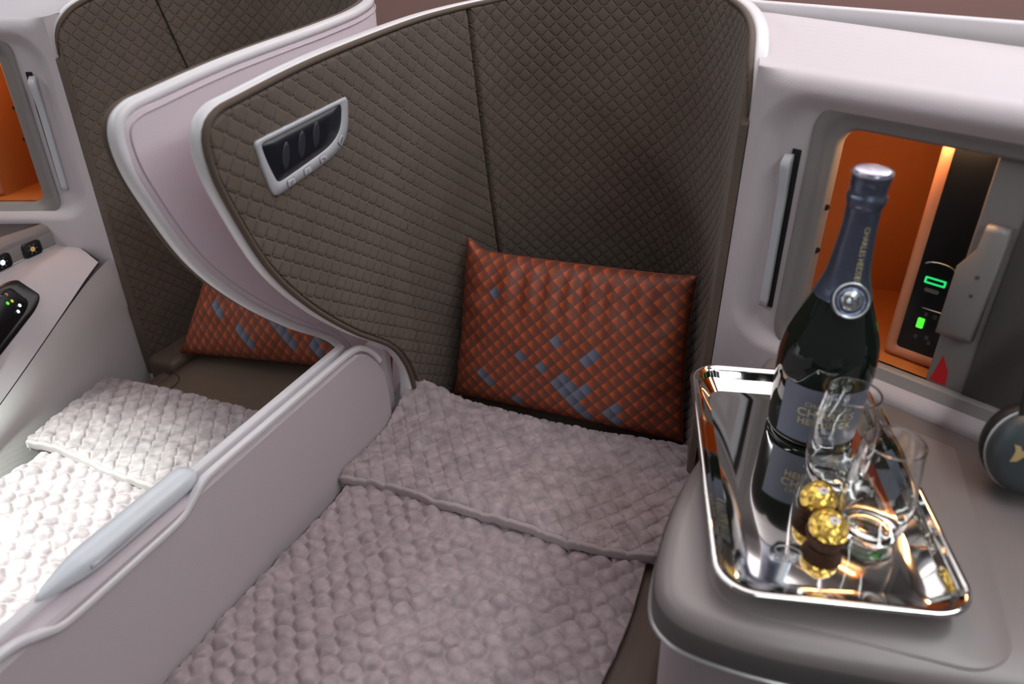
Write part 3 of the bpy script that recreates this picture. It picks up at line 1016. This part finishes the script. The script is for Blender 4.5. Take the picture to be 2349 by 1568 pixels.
        def onp(vv, ff, d):
            out = []
            for v, f in zip(vv, ff):
                a_, b_ = tpf(v), crf(v)
                e1 = tpf(min(1, v + .01)) - tpf(v - .01); nn = np.cross(e1, b_ - a_); nn /= np.linalg.norm(nn)
                if nn[2] < 0: nn = -nn
                out.append(a_ + (b_ - a_) * f + np.array([0, 0, .006]) * math.sin(math.pi * f) + nn * d)
            return np.array(out)
        v0, v1, f0, f1 = .30, .64, .20, .72
        def wring(sc, d, dv=0):
            q = rrect(-1, 1, -1, 1, .42, 7) * sc
            return onp((v0 + v1) / 2 + dv + q[:, 0] * (v1 - v0) / 2, (f0 + f1) / 2 + q[:, 1] * (f1 - f0) / 2, d)
        hw = loft('handset_well', [wring(1, -.002), wring(1, .002), wring(.96, .0035), wring(.80, .0030)], 'black', root, side)
        hs = loft('handset', [wring(.72, .0025), wring(.72, .0075), wring(.66, .0095)], 'black', root, side)
        cols = ['cyan_led', 'red_led', 'lime_led', 'yellow_led', 'white_led', 'white_led']
        for c_, (dv, df) in zip(cols, ((-.070, -.13), (-.088, -.11), (-.068, -.03), (-.084, -.01), (-.072, .12), (-.090, .09))):
            q = circ(1, 8)
            vv = (v0 + v1) / 2 + dv + q[:, 0] * .0042; ff = (f0 + f1) / 2 + df + q[:, 1] * .022
            loft('handset_button', [onp(vv, ff, .0096), onp(vv, ff, .0106)], c_, hs, side, smooth=False)
    return root


M['mauvewhite'] = mat('warm_white_side_panel', (0.52, 0.48, 0.475), 0.5)
speckle(M['mauvewhite'], 420, 0.35)
con_r = console(0)
con_l = console(1)

# ------------------------------------------------------------------ flat beds
def bed(side):
    base = T([(-.34, .40, 0)], side)[0]
    root = thing('flat_bed', base, 'brown leather flat bed under the %s' % ('blanket in front of the large pillow' if side == 0 else 'brightly lit blanket at the left'), 'bed', 'pair of flat beds')
    def slab(name, poly, z0, z1, r):
        P = np.array(poly, float); n = len(P)
        a = P - np.roll(P, 1, 0); b = np.roll(P, -1, 0) - P
        a /= np.linalg.norm(a, axis=1)[:, None]; b /= np.linalg.norm(b, axis=1)[:, None]
        na = np.stack([-a[:, 1], a[:, 0]], 1); nb = np.stack([-b[:, 1], b[:, 0]], 1)
        bis = (na + nb) / (1 + (na * nb).sum(1))[:, None]
        rings = [np.c_[P, np.full(n, z0)]]
        for k in range(6):
            t = math.pi / 2 * k / 5
            rings.append(np.c_[P + bis * r * (1 - math.cos(t)), np.full(n, z1 - r + r * math.sin(t))])
        return loft(name, rings, 'leather', root, side, smooth=True)
    if side == 0:
        rbox('mattress', (-.604, -.35, .36), (-.052, .930, .482), .018, 'leather', root, 0, 4)
        rbox('head_cushion', (-.555, .937, .36), (-.130, 1.165, .478), .018, 'leather', root, 0, 4)
        rbox('base', (-.600, -.34, .0), (-.056, .92, .37), .01, 'greydark', root, 0, 2)
    else:
        slab('mattress', [(-.652, -.35), (-.182, -.35), (-.182, 1.10), (-.575, 1.10), (-.580, .945), (-.652, .925)], .36, .484, .014)
        rbox('side_pad', (-.178, -.35, .36), (-.150, .936, .476), .010, 'leather', root, 1, 4)
        rbox('side_bolster', (-.178, .940, .30), (-.106, 1.06, .494), .014, 'leather', root, 1, 4)
        rbox('base', (-.648, -.34, .0), (-.16, .92, .37), .01, 'greydark', root, 1, 2)
        pts = catmull([(-.182, .93, .485), (-.215, .918, .4855), (-.228, .89, .4855), (-.222, .855, .4855), (-.205, .835, .4855)], 30)
        sweep(pts, circ(.0007, 6), 'stitch_line', 'seamdark', root, 1)
    return root
bed(0)
bed(1)

# ------------------------------------------------------------------ blankets
def ogee(x, y, w, L, amp, sq=0.0):
    k = np.floor(x / w)
    d = np.full_like(x, 9.0); best = np.zeros_like(x)
    slope = 1 / np.sqrt(1 + (amp * 2 * np.pi / L * np.sin(2 * np.pi * y / L)) ** 2)
    for dk in (-1, 0, 1, 2):
        kk = k + dk
        c = kk * w + np.where(np.mod(kk, 2) == 0, 1, -1) * amp * (np.cos(2 * np.pi * y / L) - sq * np.cos(6 * np.pi * y / L)) / (1 - sq)
        d = np.minimum(d, np.abs(x - c) * slope)
    return d


def patch(name, c00, c10, c11, c01, nu, nv, hfun, thick, mname, root, edge=.010, warp=None, flip=False):
    """quad patch in plan (x,y) from corner to corner with heights hfun(x,y,a,b); skirts down to the bed"""
    a = np.linspace(0, 1, nu); b = np.linspace(0, 1, nv)
    A, B = np.meshgrid(a, b, indexing='ij')
    c00, c10, c11, c01 = (np.array(c, float) for c in (c00, c10, c11, c01))
    P = (c00[None, None] * ((1 - A) * (1 - B))[..., None] + c10[None, None] * (A * (1 - B))[..., None] +
         c11[None, None] * (A * B)[..., None] + c01[None, None] * ((1 - A) * B)[..., None])
    if warp is not None:
        P = P + warp(A, B)
    X, Y = P[..., 0], P[..., 1]
    Z = hfun(X, Y, A, B)
    G = np.stack([X, Y, Z], -1)
    # rounded skirt
    top = np.pad(G, ((1, 1), (1, 1), (0, 0)), mode='edge')
    ctr = np.array([X.mean(), Y.mean()])
    m_ = np.ones(top.shape[:2], bool); m_[1:-1, 1:-1] = False
    top[..., 2] = np.where(m_, top[..., 2] - thick, top[..., 2])
    return grid(name, top, mname, root, flip=flip)


def blanket(side):
    S = -1 if side else 1
    nz1 = wavenoise(11 + side, 26, 2.0, 9, 1.0); nz2 = wavenoise(21 + side, 40, 14, 60, .7)
    nz3 = wavenoise(31 + side, 30, 3, 14, .8); nz4 = wavenoise(41 + side, 40, 20, 70, .6)
    nw = wavenoise(51 + side, 8, 1.0, 3.5, .8)
    if side == 0:
        root = thing('blanket', (-.35, .60, .483), 'mauve quilted blanket with a turned-down top, below the large pillow', 'blanket', 'quilted plush blankets')
        mainq = [(-.603, .18), (-.132, .18), (-.112, .800), (-.603, .800)]
        flapq = [(-.6035, .738), (-.100, .774), (-.075, 1.030), (-.6035, .990)]
        zb, zf = .4945, .512
    else:
        root = thing('blanket', (-.92, .45, .485), 'mauve quilted blanket with a turned-down top, lit bright white at the left edge', 'blanket', 'quilted plush blankets')
        mainq = [(-1.140, .05), (-.646, .05), (-.646, .66), (-1.125, .66)]
        flapq = [(-1.140, .610), (-.646, .618), (-.646, .850), (-1.172, .812)]
        zb, zf = .4975, .514

    def hmain(X, Y, A, B):
        wx = X + .0045 * nw(X, Y); wy = Y + .0045 * nw(Y + 3, X)
        d = ogee(wx, wy, .01640, .0415, .0072, .13)
        edge_ = .35 + .65 * sstep(0, .03, np.minimum(A, 1 - A))
        puff = .0085 * (1 - np.exp(-d / .0036)) * (1 + .18 * nz2(X * .6, Y * .6)) * edge_
        z = zb + .0020 * nz1(X, Y) + puff + .0011 * nz2(X, Y)
        if side:
            z = z + .0035 * np.sin(2 * np.pi * (Y * 16 + .9 * np.sin(X * 9) + X * 3)) * sstep(.0, .1, A) * sstep(1.0, .6, B)
        return z

    def warp_main(A, B):
        w = np.zeros(A.shape + (2,))
        w[..., 0] = (.006 * np.sin(9 * B + 1) - .006 * side) * np.where(A > .5, (A - .5) * 2, 0) ** 2 + (.006 + .006 * np.sin(7 * B + 2)) * np.where(A < .5, (.5 - A) * 2, 0) ** 2
        return w
    patch('main_layer', *mainq, 250, 320, hmain, .006, 'blanket', root, warp=warp_main)

    def hflap(X, Y, A, B):
        wx = X + .004 * nw(X + 5, Y); wy = Y + .004 * nw(Y, X)
        d = ogee(wx, wy, .01500, .0400, .0070)
        puff = .0042 * (1 - np.exp(-d / .0013))
        e = np.minimum(np.minimum(B, 1 - B) * .25, .02) / .02
        roll = .012 * np.sqrt(np.clip(1 - (1 - np.clip(B * .25 / .012, 0, 1)) ** 2, 0, 1)) - .012
        z = zf + roll + puff + .0030 * nz3(X, Y) * (.35 + .65 * e) + .0012 * nz4(X, Y)
        if side == 0:   # rides up over the end of the divider at the corner
            z = z + .038 * sstep(.22, .0, A) * sstep(.55, 1.0, B) + .010 * np.exp(-((A - .12) / .05) ** 2 - ((B - .55) / .16) ** 2)
        return z

    def warp_flap(A, B):
        w = np.zeros(A.shape + (2,))
        w[..., 1] = (.010 * np.sin(5.5 * A + .6) * (1 - B) + .004 * np.sin(13 * A) * (1 - B)) + .006 * np.sin(7 * A) * B
        if side == 0:
            w[..., 1] += .012 * (1 - B) * sstep(.25, 0, A) * 0
        return w
    patch('turned_flap', *flapq, 400, 210, hflap, .012, 'flap', root, warp=warp_flap)
    # hem along the turned edge
    a = np.linspace(.004, .996, 90)
    A = a[:, None]; B = np.zeros_like(A)
    c00, c10 = np.array(flapq[0]), np.array(flapq[1])
    xy = c00[None] * (1 - A) + c10[None] * A + warp_flap(A, B)[:, 0]
    zz = hflap(xy[:, :1], xy[:, 1:], A, B)[:, 0]
    path = np.c_[xy[:, 0], xy[:, 1] - .0005, zz + .002]
    pr_ = rrect(-.0040, .0040, -.0070, .0080, .0030, 4)
    sweep(path, pr_, 'hem', 'hem', root)
    return root
blanket(0)
blanket(1)

# ------------------------------------------------------------------ pillows
def pillow(name, label, BL, BR, TR, TL, blue, e_a, e_b, org, thick, seed, ears):
    BL, BR, TR, TL = (np.array(v, float) for v in (BL, BR, TR, TL))
    nu, nv = 110, 84
    u = np.sin(np.linspace(-1, 1, nu) * math.pi / 2); v = np.sin(np.linspace(-1, 1, nv) * math.pi / 2)
    U, V = np.meshgrid(u, v, indexing='ij')
    # outline: edges drawn in at their middles, corners pointed
    Uo = U * (1 - .030 * (1 - V ** 2) * np.abs(U) ** 2); Vo = V * (1 - .022 * (1 - U ** 2) * np.abs(V) ** 2)
    A = (Uo + 1) / 2; B = (Vo + 1) / 2
    base = (BL * ((1 - A) * (1 - B))[..., None] + BR * (A * (1 - B))[..., None] + TR * (A * B)[..., None] + TL * ((1 - A) * B)[..., None])
    ex = (BR - BL) + (TR - TL); ex /= np.linalg.norm(ex)
    ey = (TL - BL) + (TR - BR); ey -= ex * (ey @ ex); ey /= np.linalg.norm(ey)
    nrm = np.cross(ex, ey)
    if nrm[1] > 0: nrm = -nrm
    nz = wavenoise(seed, 30, 4, 22, .9)
    t = thick * (np.clip(1 - np.abs(U) ** 2.6, 0, 1) * np.clip(1 - np.abs(V) ** 2.6, 0, 1)) ** .46
    W = np.linalg.norm(BR - BL); H = np.linalg.norm(TL - BL)
    # radial puckers running in from the top edge and corners
    puck = .0062 * np.sin(26 * U + 4 * np.sin(3 * U)) * sstep(.05, .95, V) * (1 - V ** 6) + .003 * np.sin(20 * V + 1) * sstep(.55, 1.0, np.abs(U)) * (1 - U ** 6)
    f = t + (puck + .0022 * nz(U * W / 2, V * H / 2)) * np.clip(t / thick * 1.5, 0, 1)
    front = base + nrm * f[..., None]
    backs = base - nrm * (t * .55)[..., None]
    for (cu, cv, amt, curl) in ears:
        w = np.exp(-(((U - cu) / .11) ** 2 + ((V - cv) / .16) ** 2))[..., None]
        d = (ex * cu * amt[0] + ey * cv * amt[1]) + nrm * curl
        front = front + w * d; backs = backs + w * d
    # pattern coordinates
    rel = front - np.array(org[:3])
    X = rel @ ex - org[3]; Y = rel @ ey - org[4]
    Minv = np.linalg.inv(np.array([[e_a[0], e_b[0]], [e_a[1], e_b[1]]]))
    uvf = np.stack([Minv[0, 0] * X + Minv[0, 1] * Y, Minv[1, 0] * X + Minv[1, 1] * Y], -1)
    Vv = np.vstack([front.reshape(-1, 3), backs.reshape(-1, 3)])
    uv = np.vstack([uvf.reshape(-1, 2), uvf.reshape(-1, 2) + 40])
    F = gridfaces(nu, nv) + [tuple(reversed(f_)) for f_ in gridfaces(nu, nv, off=nu * nv)]
    n0 = nu * nv
    bd = [i * nv for i in range(nu)] + [(nu - 1) * nv + j for j in range(1, nv)] + [i * nv + nv - 1 for i in range(nu - 2, -1, -1)] + [j for j in range(nv - 2, 0, -1)]
    for k in range(len(bd)):
        a_, b_ = bd[k], bd[(k + 1) % len(bd)]
        F.append((a_, b_, b_ + n0, a_ + n0))
    basep = (BL + BR) / 2
    root = thing(name, basep, label, 'pillow', 'patterned pillows')
    mk('cover', Vv, F, pillow_mat(name + '_print', blue), root, uv=uv, recalc=True)
    # piped seam around the edge
    pipe = 0.5 * (front.reshape(-1, 3) + backs.reshape(-1, 3))[bd[::2]]
    ring = np.array(pipe)
    sweep(ring, circ(.0016, 5), 'piping', M['pipe'], root, up=tuple(nrm), closed_path=True)
    return root


M['pipe'] = mat('rust_piping', (0.20, 0.045, 0.025), 0.6)
# lattice cell steps in the pillow plane (metres)
BLUE_R = [(-10, 1), (-5, -6), (-4, -6), (-4, -1), (-3, 3), (-2, 0), (-1, -5), (0, 0), (0, 1), (0, 4), (0, 5), (1, 0), (1, 1),
          (2, 0), (2, 1), (2, 2), (3, 0), (4, 0), (5, 2), (5, 3), (6, 2)]
BLUE_L = [(-6, -5), (-5, -5), (-2, -4), (-1, -4), (0, -4), (0, 0), (0, 1), (1, 0), (2, 0), (2, 1), (3, 0), (4, 0), (6, 2), (6, 3), (7, 2)]
pillow('pillow', 'large orange and brown lozenge-patterned pillow, propped in the middle shell',
       (-.553, 1.050, .492), (-.122, 1.056, .500), (-.148, 1.145, .766), (-.556, 1.125, .758), BLUE_R, (.0141, -.0126), (.0119, .0123),
       (-.30, 1.0, .56, -.0514, .0308), .062, 3, [(-1, 1, (-.004, .020), .006), (1, 1, (.002, .004), .014)])
pillow('pillow', 'orange and brown lozenge-patterned pillow half hidden behind the wing, at the left bed',
       (-1.138, .962, .496), (-.690, 1.050, .500), (-.690, 1.150, .77), (-1.055, 1.070, .76), BLUE_L, (.0102, -.0145), (.0116, .0159),
       (-.98, .95, .52, .0696, .0988), .060, 5, [(-1, 1, (.002, .02), .004)])

# ------------------------------------------------------------------ tray and what stands on it
TC = np.array([.048, .669]); TA = math.radians(14.5)
def tray():
    root = thing('serving_tray', (TC[0], TC[1], .7785), 'polished silver serving tray with rounded corners on the side console', 'tray')
    rot = np.array([[math.cos(TA), -math.sin(TA)], [math.sin(TA), math.cos(TA)]])
    def ring(w, h, r, z):
        q = rrect(-w / 2, w / 2, -h / 2, h / 2, r, 12)
        q = TC + q @ rot.T
        return np.c_[q, np.full(len(q), z)]
    W, H = .2130, .3640
    R = [ring(W - .052, H - .052, .016, .7788), ring(W - .020, H - .020, .030, .7965), ring(W - .004, H - .004, .035, .7990), ring(W, H, .036, .8005), ring(W, H, .036, .8022),
         ring(W - .004, H - .004, .034, .8036), ring(W - .010, H - .010, .032, .8034), ring(W - .0125, H - .0125, .031, .8018), ring(W - .017, H - .017, .029, .8012),
         ring(W - .021, H - .021, .027, .7990), ring(W - .036, H - .036, .022, .7850), ring(W - .042, H - .042, .019, .7815), ring(W - .050, H - .050, .016, .7800),
         ring(W - .080, H - .080, .012, .7798)]
    loft('tray_body', R, 'chrome', root)
    a = np.linspace(0, 2 * np.pi, 40, endpoint=False)
    c = np.array([.045, .560])
    pth = np.c_[c[0] + .012 * np.cos(a), c[1] + .0075 * np.sin(a), np.full(40, .7801)]
    sweep(pth, circ(.0004, 5), 'engraved_oval', 'etch', root, closed_path=True)
tray()

BP = np.array([.050, .772, .7798])
def bottle():
    root = thing('champagne_bottle', BP, 'dark champagne bottle with slate-blue foil neck and label, standing on the tray', 'bottle')
    prof = [(.0, .012), (.020, .010), (.034, .003), (.040, .0), (.0455, .002), (.0480, .008), (.0490, .03), (.0500, .065), (.0505, .085), (.0500, .102), (.0475, .118),
            (.0430, .132), (.0375, .147), (.0315, .162), (.0260, .176), (.0215, .190), (.0180, .215), (.0155, .24)]
    pz = catmull(prof, 90)
    lathe('glass_body', pz, 'glassbottle', root, BP, 64)
    fp = catmull([(.0292, .1695), (.0270, .1760), (.0240, .1845), (.0212, .195), (.0190, .212), (.0172, .232), (.0162, .252), (.0163, .262), (.0172, .2665), (.0183, .270), (.0185, .2745),
                  (.0172, .2785), (.0172, .283), (.0180, .292), (.0186, .2985), (.0180, .3005)], 90)
    k = 72; a = np.linspace(0, 2 * np.pi, k, endpoint=False)
    P = np.zeros((k, len(fp), 3))
    wr = np.random.RandomState(4).normal(0, 1, (k, len(fp)))
    for _ in range(3):
        wr = (wr + np.roll(wr, 1, 0) + np.roll(wr, -1, 0)) / 3; wr[:, 1:-1] = (wr[:, :-2] + wr[:, 1:-1] + wr[:, 2:]) / 3
    amp = np.where(fp[:, 1] > .255, .0011, .0004)
    rr = fp[None, :, 0] + wr * amp[None]
    P[..., 0] = BP[0] + rr * np.cos(a)[:, None]; P[..., 1] = BP[1] + rr * np.sin(a)[:, None]; P[..., 2] = BP[2] + fp[None, :, 1]
    fo = grid('foil_neck', P, 'foil', root, cu=True)
    tag(fo, 'slate-blue foil around the neck')
    lathe('foil_cap', [(.0, .3022), (.008, .3020), (.015, .3012), (.0184, .2995), (.0190, .2975), (.0187, .2960)], 'capfoil', root, BP, 40, flip=True)
    # label wrapped on the body
    A0 = -math.pi / 2 + math.radians(13)
    hw = .050 / .0492
    zz = np.linspace(.010, .0785, 14)
    pr_ = np.array([(np.interp(z, pz[30:, 1], pz[30:, 0]) + .0005, z) for z in zz])
    lb = lathe('paper_label', pr_, 'label', root, BP, 40, A0 - hw, A0 + hw)
    def wrapped(s, size, z, m, spacing=1.0, bold=0.0):
        V, F = text_geo(s, size, spacing=spacing, bold=bold)
        r = np.interp(z + V[:, 1], pz[30:, 1], pz[30:, 0]) + .0009
        an = A0 + V[:, 0] / .0500
        mk('lettering', np.c_[BP[0] + r * np.cos(an), BP[1] + r * np.sin(an), BP[2] + z + V[:, 1]], F, m, lb, smooth=False)
    wrapped('CHAMPAGNE', .0075, .0565, 'gold_ink', 1.1, .00008)
    wrapped('CHARLES', .0140, .0440, 'gold_ink', 1.08, .00035)
    wrapped('HEIDSIECK', .0112, .0335, 'gold_ink', 1.08, .00028)
    wrapped('BRUT', .0056, .0250, 'pale_ink', 1.1)
    wrapped('RÉSERVE', .0056, .0190, 'pale_ink', 1.1)
    # small crest above the words
    q = circ(.0042, 14); r = np.interp(.0700 + q[:, 1], pz[30:, 1], pz[30:, 0]) + .0009
    an = A0 + q[:, 0] / .05
    mk('crest', np.c_[BP[0] + r * np.cos(an), BP[1] + r * np.sin(an), BP[2] + .0690 + q[:, 1] * .8], [tuple(range(14))], 'dark_ink', lb, smooth=False)
    # words up the neck
    for s, zc in (('CHARLES', .234), ('HEIDSIECK', .202)):
        V, F = text_geo(s, .0078, spacing=1.0, bold=.0001)
        w = V[:, 0].max() - V[:, 0].min(); V[:, 0] *= .030 / w; V[:, 1] -= .0028
        z = zc - V[:, 0]
        r = np.interp(z, fp[:, 1], fp[:, 0]) + .0011
        an = A0 + .18 + V[:, 1] / .0185
        mk('lettering', np.c_[BP[0] + r * np.cos(an), BP[1] + r * np.sin(an), BP[2] + z], F, 'gold_ink', fo, smooth=False)
    # medallion where foil meets glass
    dirv = np.array([math.cos(A0 + .02), math.sin(A0 + .02), 0]); zc = .1755
    slope = math.radians(26)
    nn = dirv * math.cos(slope) + np.array([0, 0, 1]) * math.sin(slope)
    e1 = np.array([-dirv[1], dirv[0], 0]); e2 = np.cross(nn, e1)
    cen = BP + dirv * .0285 + np.array([0, 0, zc])
    def disc(r, d, k=32):
        a = np.linspace(0, 2 * np.pi, k, endpoint=False)
        return cen + e1 * (r * np.cos(a))[:, None] + e2 * (r * np.sin(a))[:, None] + nn * d
    md = loft('medallion', [disc(.0185, -.006), disc(.0185, .0015), disc(.0178, .0028), disc(.0158, .0028), disc(.0150, .0016), disc(.0105, .0016), disc(.0100, .0028), disc(.0090, .0030), disc(.0085, .0020)], 'foil', root)
    loft('medallion_ring', [disc(.0184, .0018), disc(.0182, .0034), disc(.0160, .0034), disc(.0158, .0018)], 'pewter', md, cap0=False, cap1=False)
    loft('medallion_core', [disc(.0104, .0018), disc(.0102, .0033), disc(.002, .0036)], 'pewter', md)
    V, F = text_geo('CH', .0125, spacing=.72, bold=.0002); V[:, 1] -= .0043
    # mirrored e1 keeps the reading direction towards the viewer
    mk('monogram', cen + e1 * V[:, :1] + e2 * V[:, 1:2] + nn * .0042, F, 'dark_ink', md, smooth=False)
    return root
bottle()

def flute(pos, label):
    root = thing('stemless_glass', pos, label, 'glass', 'stemless champagne glasses')
    outp = catmull([(.0, .0), (.014, .0), (.0215, .0018), (.0255, .008), (.0292, .022), (.0308, .038), (.0307, .054), (.0290, .075), (.0268, .095), (.0257, .1085)], 60)
    inp = catmull([(.0243, .1086), (.0257, .095), (.0279, .075), (.0296, .054), (.0297, .038), (.0280, .0235), (.0234, .0120), (.014, .0080), (.0, .0070)], 60)
    lathe('glass_bowl', np.vstack([outp, [(.0257, .1093), (.0251, .1100), (.0245, .1096)], inp]), 'glass', root, pos, 56, flip=False)
    return root
flute((.076, .683, .7799), 'clear stemless glass standing close to the bottle, half in front of its label')
flute((.1110, .613, .7799), 'clear stemless glass at the tray middle, right of the gold chocolates')

def choc(pos, label, seed, tagdir):
    root = thing('wrapped_chocolate', pos, label, 'chocolate', 'gold-wrapped chocolates')
    pos = np.array(pos, float)
    n, m_ = 40, 26
    r_ = np.random.RandomState(seed)
    ph = np.linspace(0, 2 * np.pi, n, endpoint=False); th = np.linspace(.02, np.pi - .02, m_)
    PH, TH = np.meshgrid(ph, th, indexing='ij')
    bump = np.zeros_like(PH)
    for k in range(18):
        d = r_.normal(size=3); d /= np.linalg.norm(d)
        dot = np.sin(TH) * np.cos(PH) * d[0] + np.sin(TH) * np.sin(PH) * d[1] + np.cos(TH) * d[2]
        bump += .0007 * np.exp(-(1 - dot) * 22) * r_.choice([-1, 1])
    R = .0172 + bump
    P = np.stack([R * np.sin(TH) * np.cos(PH), R * np.sin(TH) * np.sin(PH), R * np.cos(TH) + .0205], -1) + pos
    grid('foil_ball', P, 'gold', root, cu=True, recalc=True)
    k = 72; a = np.linspace(0, 2 * np.pi, k, endpoint=False)
    pl = np.where(np.arange(k) % 2 == 0, 1, -1)
    rows = []
    for r0, z, am in ((.004, .0006, 0), (.0125, .0006, .0002), (.0140, .0015, .0006), (.0160, .0075, .0009), (.0182, .0150, .0011), (.0176, .0150, .0011), (.0150, .0060, .0008), (.012, .0035, .0004)):
        rr = r0 + am * pl
        rows.append(np.c_[pos[0] + rr * np.cos(a), pos[1] + rr * np.sin(a), np.full(k, pos[2] + z)])
    loft('paper_cup', rows, 'papercup', root, smooth=False)
    d = np.array(tagdir, float); d /= np.linalg.norm(d)
    e1 = np.cross((0, 0, 1), d); e1 /= np.linalg.norm(e1); e2 = np.cross(d, e1)
    a = np.linspace(0, 2 * np.pi, 20, endpoint=False)
    c = pos + np.array([0, 0, .0205])
    rings = []
    for s in (1.0, .5, .05):
        v = e1 * (s * .0052 * np.cos(a))[:, None] + e2 * (s * .0038 * np.sin(a))[:, None] + d
        base_r = .0185
        w = np.sqrt(np.clip(1 - (s * .28) ** 2, 0, 1))
        rings.append(c + (v - d) + d * base_r * w)
    st = loft('sticker', rings, 'papertag', root, cap0=False)
    tl = np.array([(-.0016, -.0008), (.0016, -.0008), (.0016, .0008), (-.0016, .0008)])
    mk('sticker_print', c + d * .0189 + e1 * tl[:, :1] + e2 * tl[:, 1:], [(0, 1, 2, 3)], M['red'], st, smooth=False)
    return root
choc((.064, .6205, .7798), 'gold foil chocolate in a brown paper cup, the one nearer the bottle', 1, (.10, -.35, .93))
choc((.0745, .5835, .7798), 'gold foil chocolate in a brown paper cup, the one nearer the tray front', 2, (.15, -.40, .90))

# ------------------------------------------------------------------ headphones leaning at the right edge
def headphones():
    root = thing('headphones', (.262, .738, .778), 'black over-ear headphones with a gold emblem, lying by the niche door', 'headphones')
    def cup(cen, ax, shellm, emblem):
        cen = np.array(cen, float); ax = np.array(ax, float); ax /= np.linalg.norm(ax)
        e1 = np.cross(ax, (0, 0, 1)); e1 /= np.linalg.norm(e1); e2 = np.cross(e1, ax)
        def el(r, d, k=36):
            a = np.linspace(0, 2 * np.pi, k, endpoint=False)
            return cen + e1 * (r * .86 * np.cos(a))[:, None] + e2 * (r * np.sin(a))[:, None] + ax * d
        loft('ear_cup', [el(.040, .0), el(.043, .004), el(.0425, .014), el(.039, .021), el(.031, .0255), el(.018, .0275), el(.003, .028)], shellm, root)
        rings = []
        a = np.linspace(0, 2 * np.pi, 14, endpoint=False)
        loft('ear_cushion', [el(.026, -.004), el(.030, -.018), el(.038, -.022), el(.0445, -.016), el(.0455, -.006), el(.043, .003), el(.036, .004)], 'blacksoft', root)
        sweep(el(.0436, .006), circ(.0013, 6), 'accent_ring', 'silver', root, up=tuple(ax), closed_path=True)
        if emblem:
            bird = np.array([(-.010, -.012), (-.003, -.010), (.002, -.004), (.010, .004), (.015, .014), (.006, .009), (.000, .003), (-.003, .009), (-.010, .010), (-.007, .003), (-.008, -.004)]) * .80
            f = lambda d: cen + e1 * (.013 - bird[:, :1]) + e2 * (.004 + bird[:, 1:]) + ax * d
            loft('emblem', [f(.0235), f(.0284)], 'goldprint', root, smooth=False)
        return e1, e2
    cup((.248, .742, .828), (.06, -.92, .22), 'cup_blue', True)
    cup((.330, .768, .824), (.75, .2, .2), 'cup_blue', False)
    band = catmull([(.246, .735, .866), (.246, .750, .90), (.260, .766, .945), (.285, .776, .975), (.315, .781, .965), (.335, .783, .92), (.337, .775, .867)], 50)
    sweep(band, rrect(-.006, .006, -.018, .018, .005, 5), 'headband', 'blacksoft', root, up=(.3, .2, .9))
    for (p, q) in (((.2415, .731, .854), (.246, .748, .905)), ((.339, .773, .852), (.337, .781, .91))):
        path = np.linspace(p, q, 8)
        sweep(path, rrect(-.004, .004, -.009, .009, .003, 4), 'yoke', 'silver', root, up=(.8, -.5, 0))
headphones()
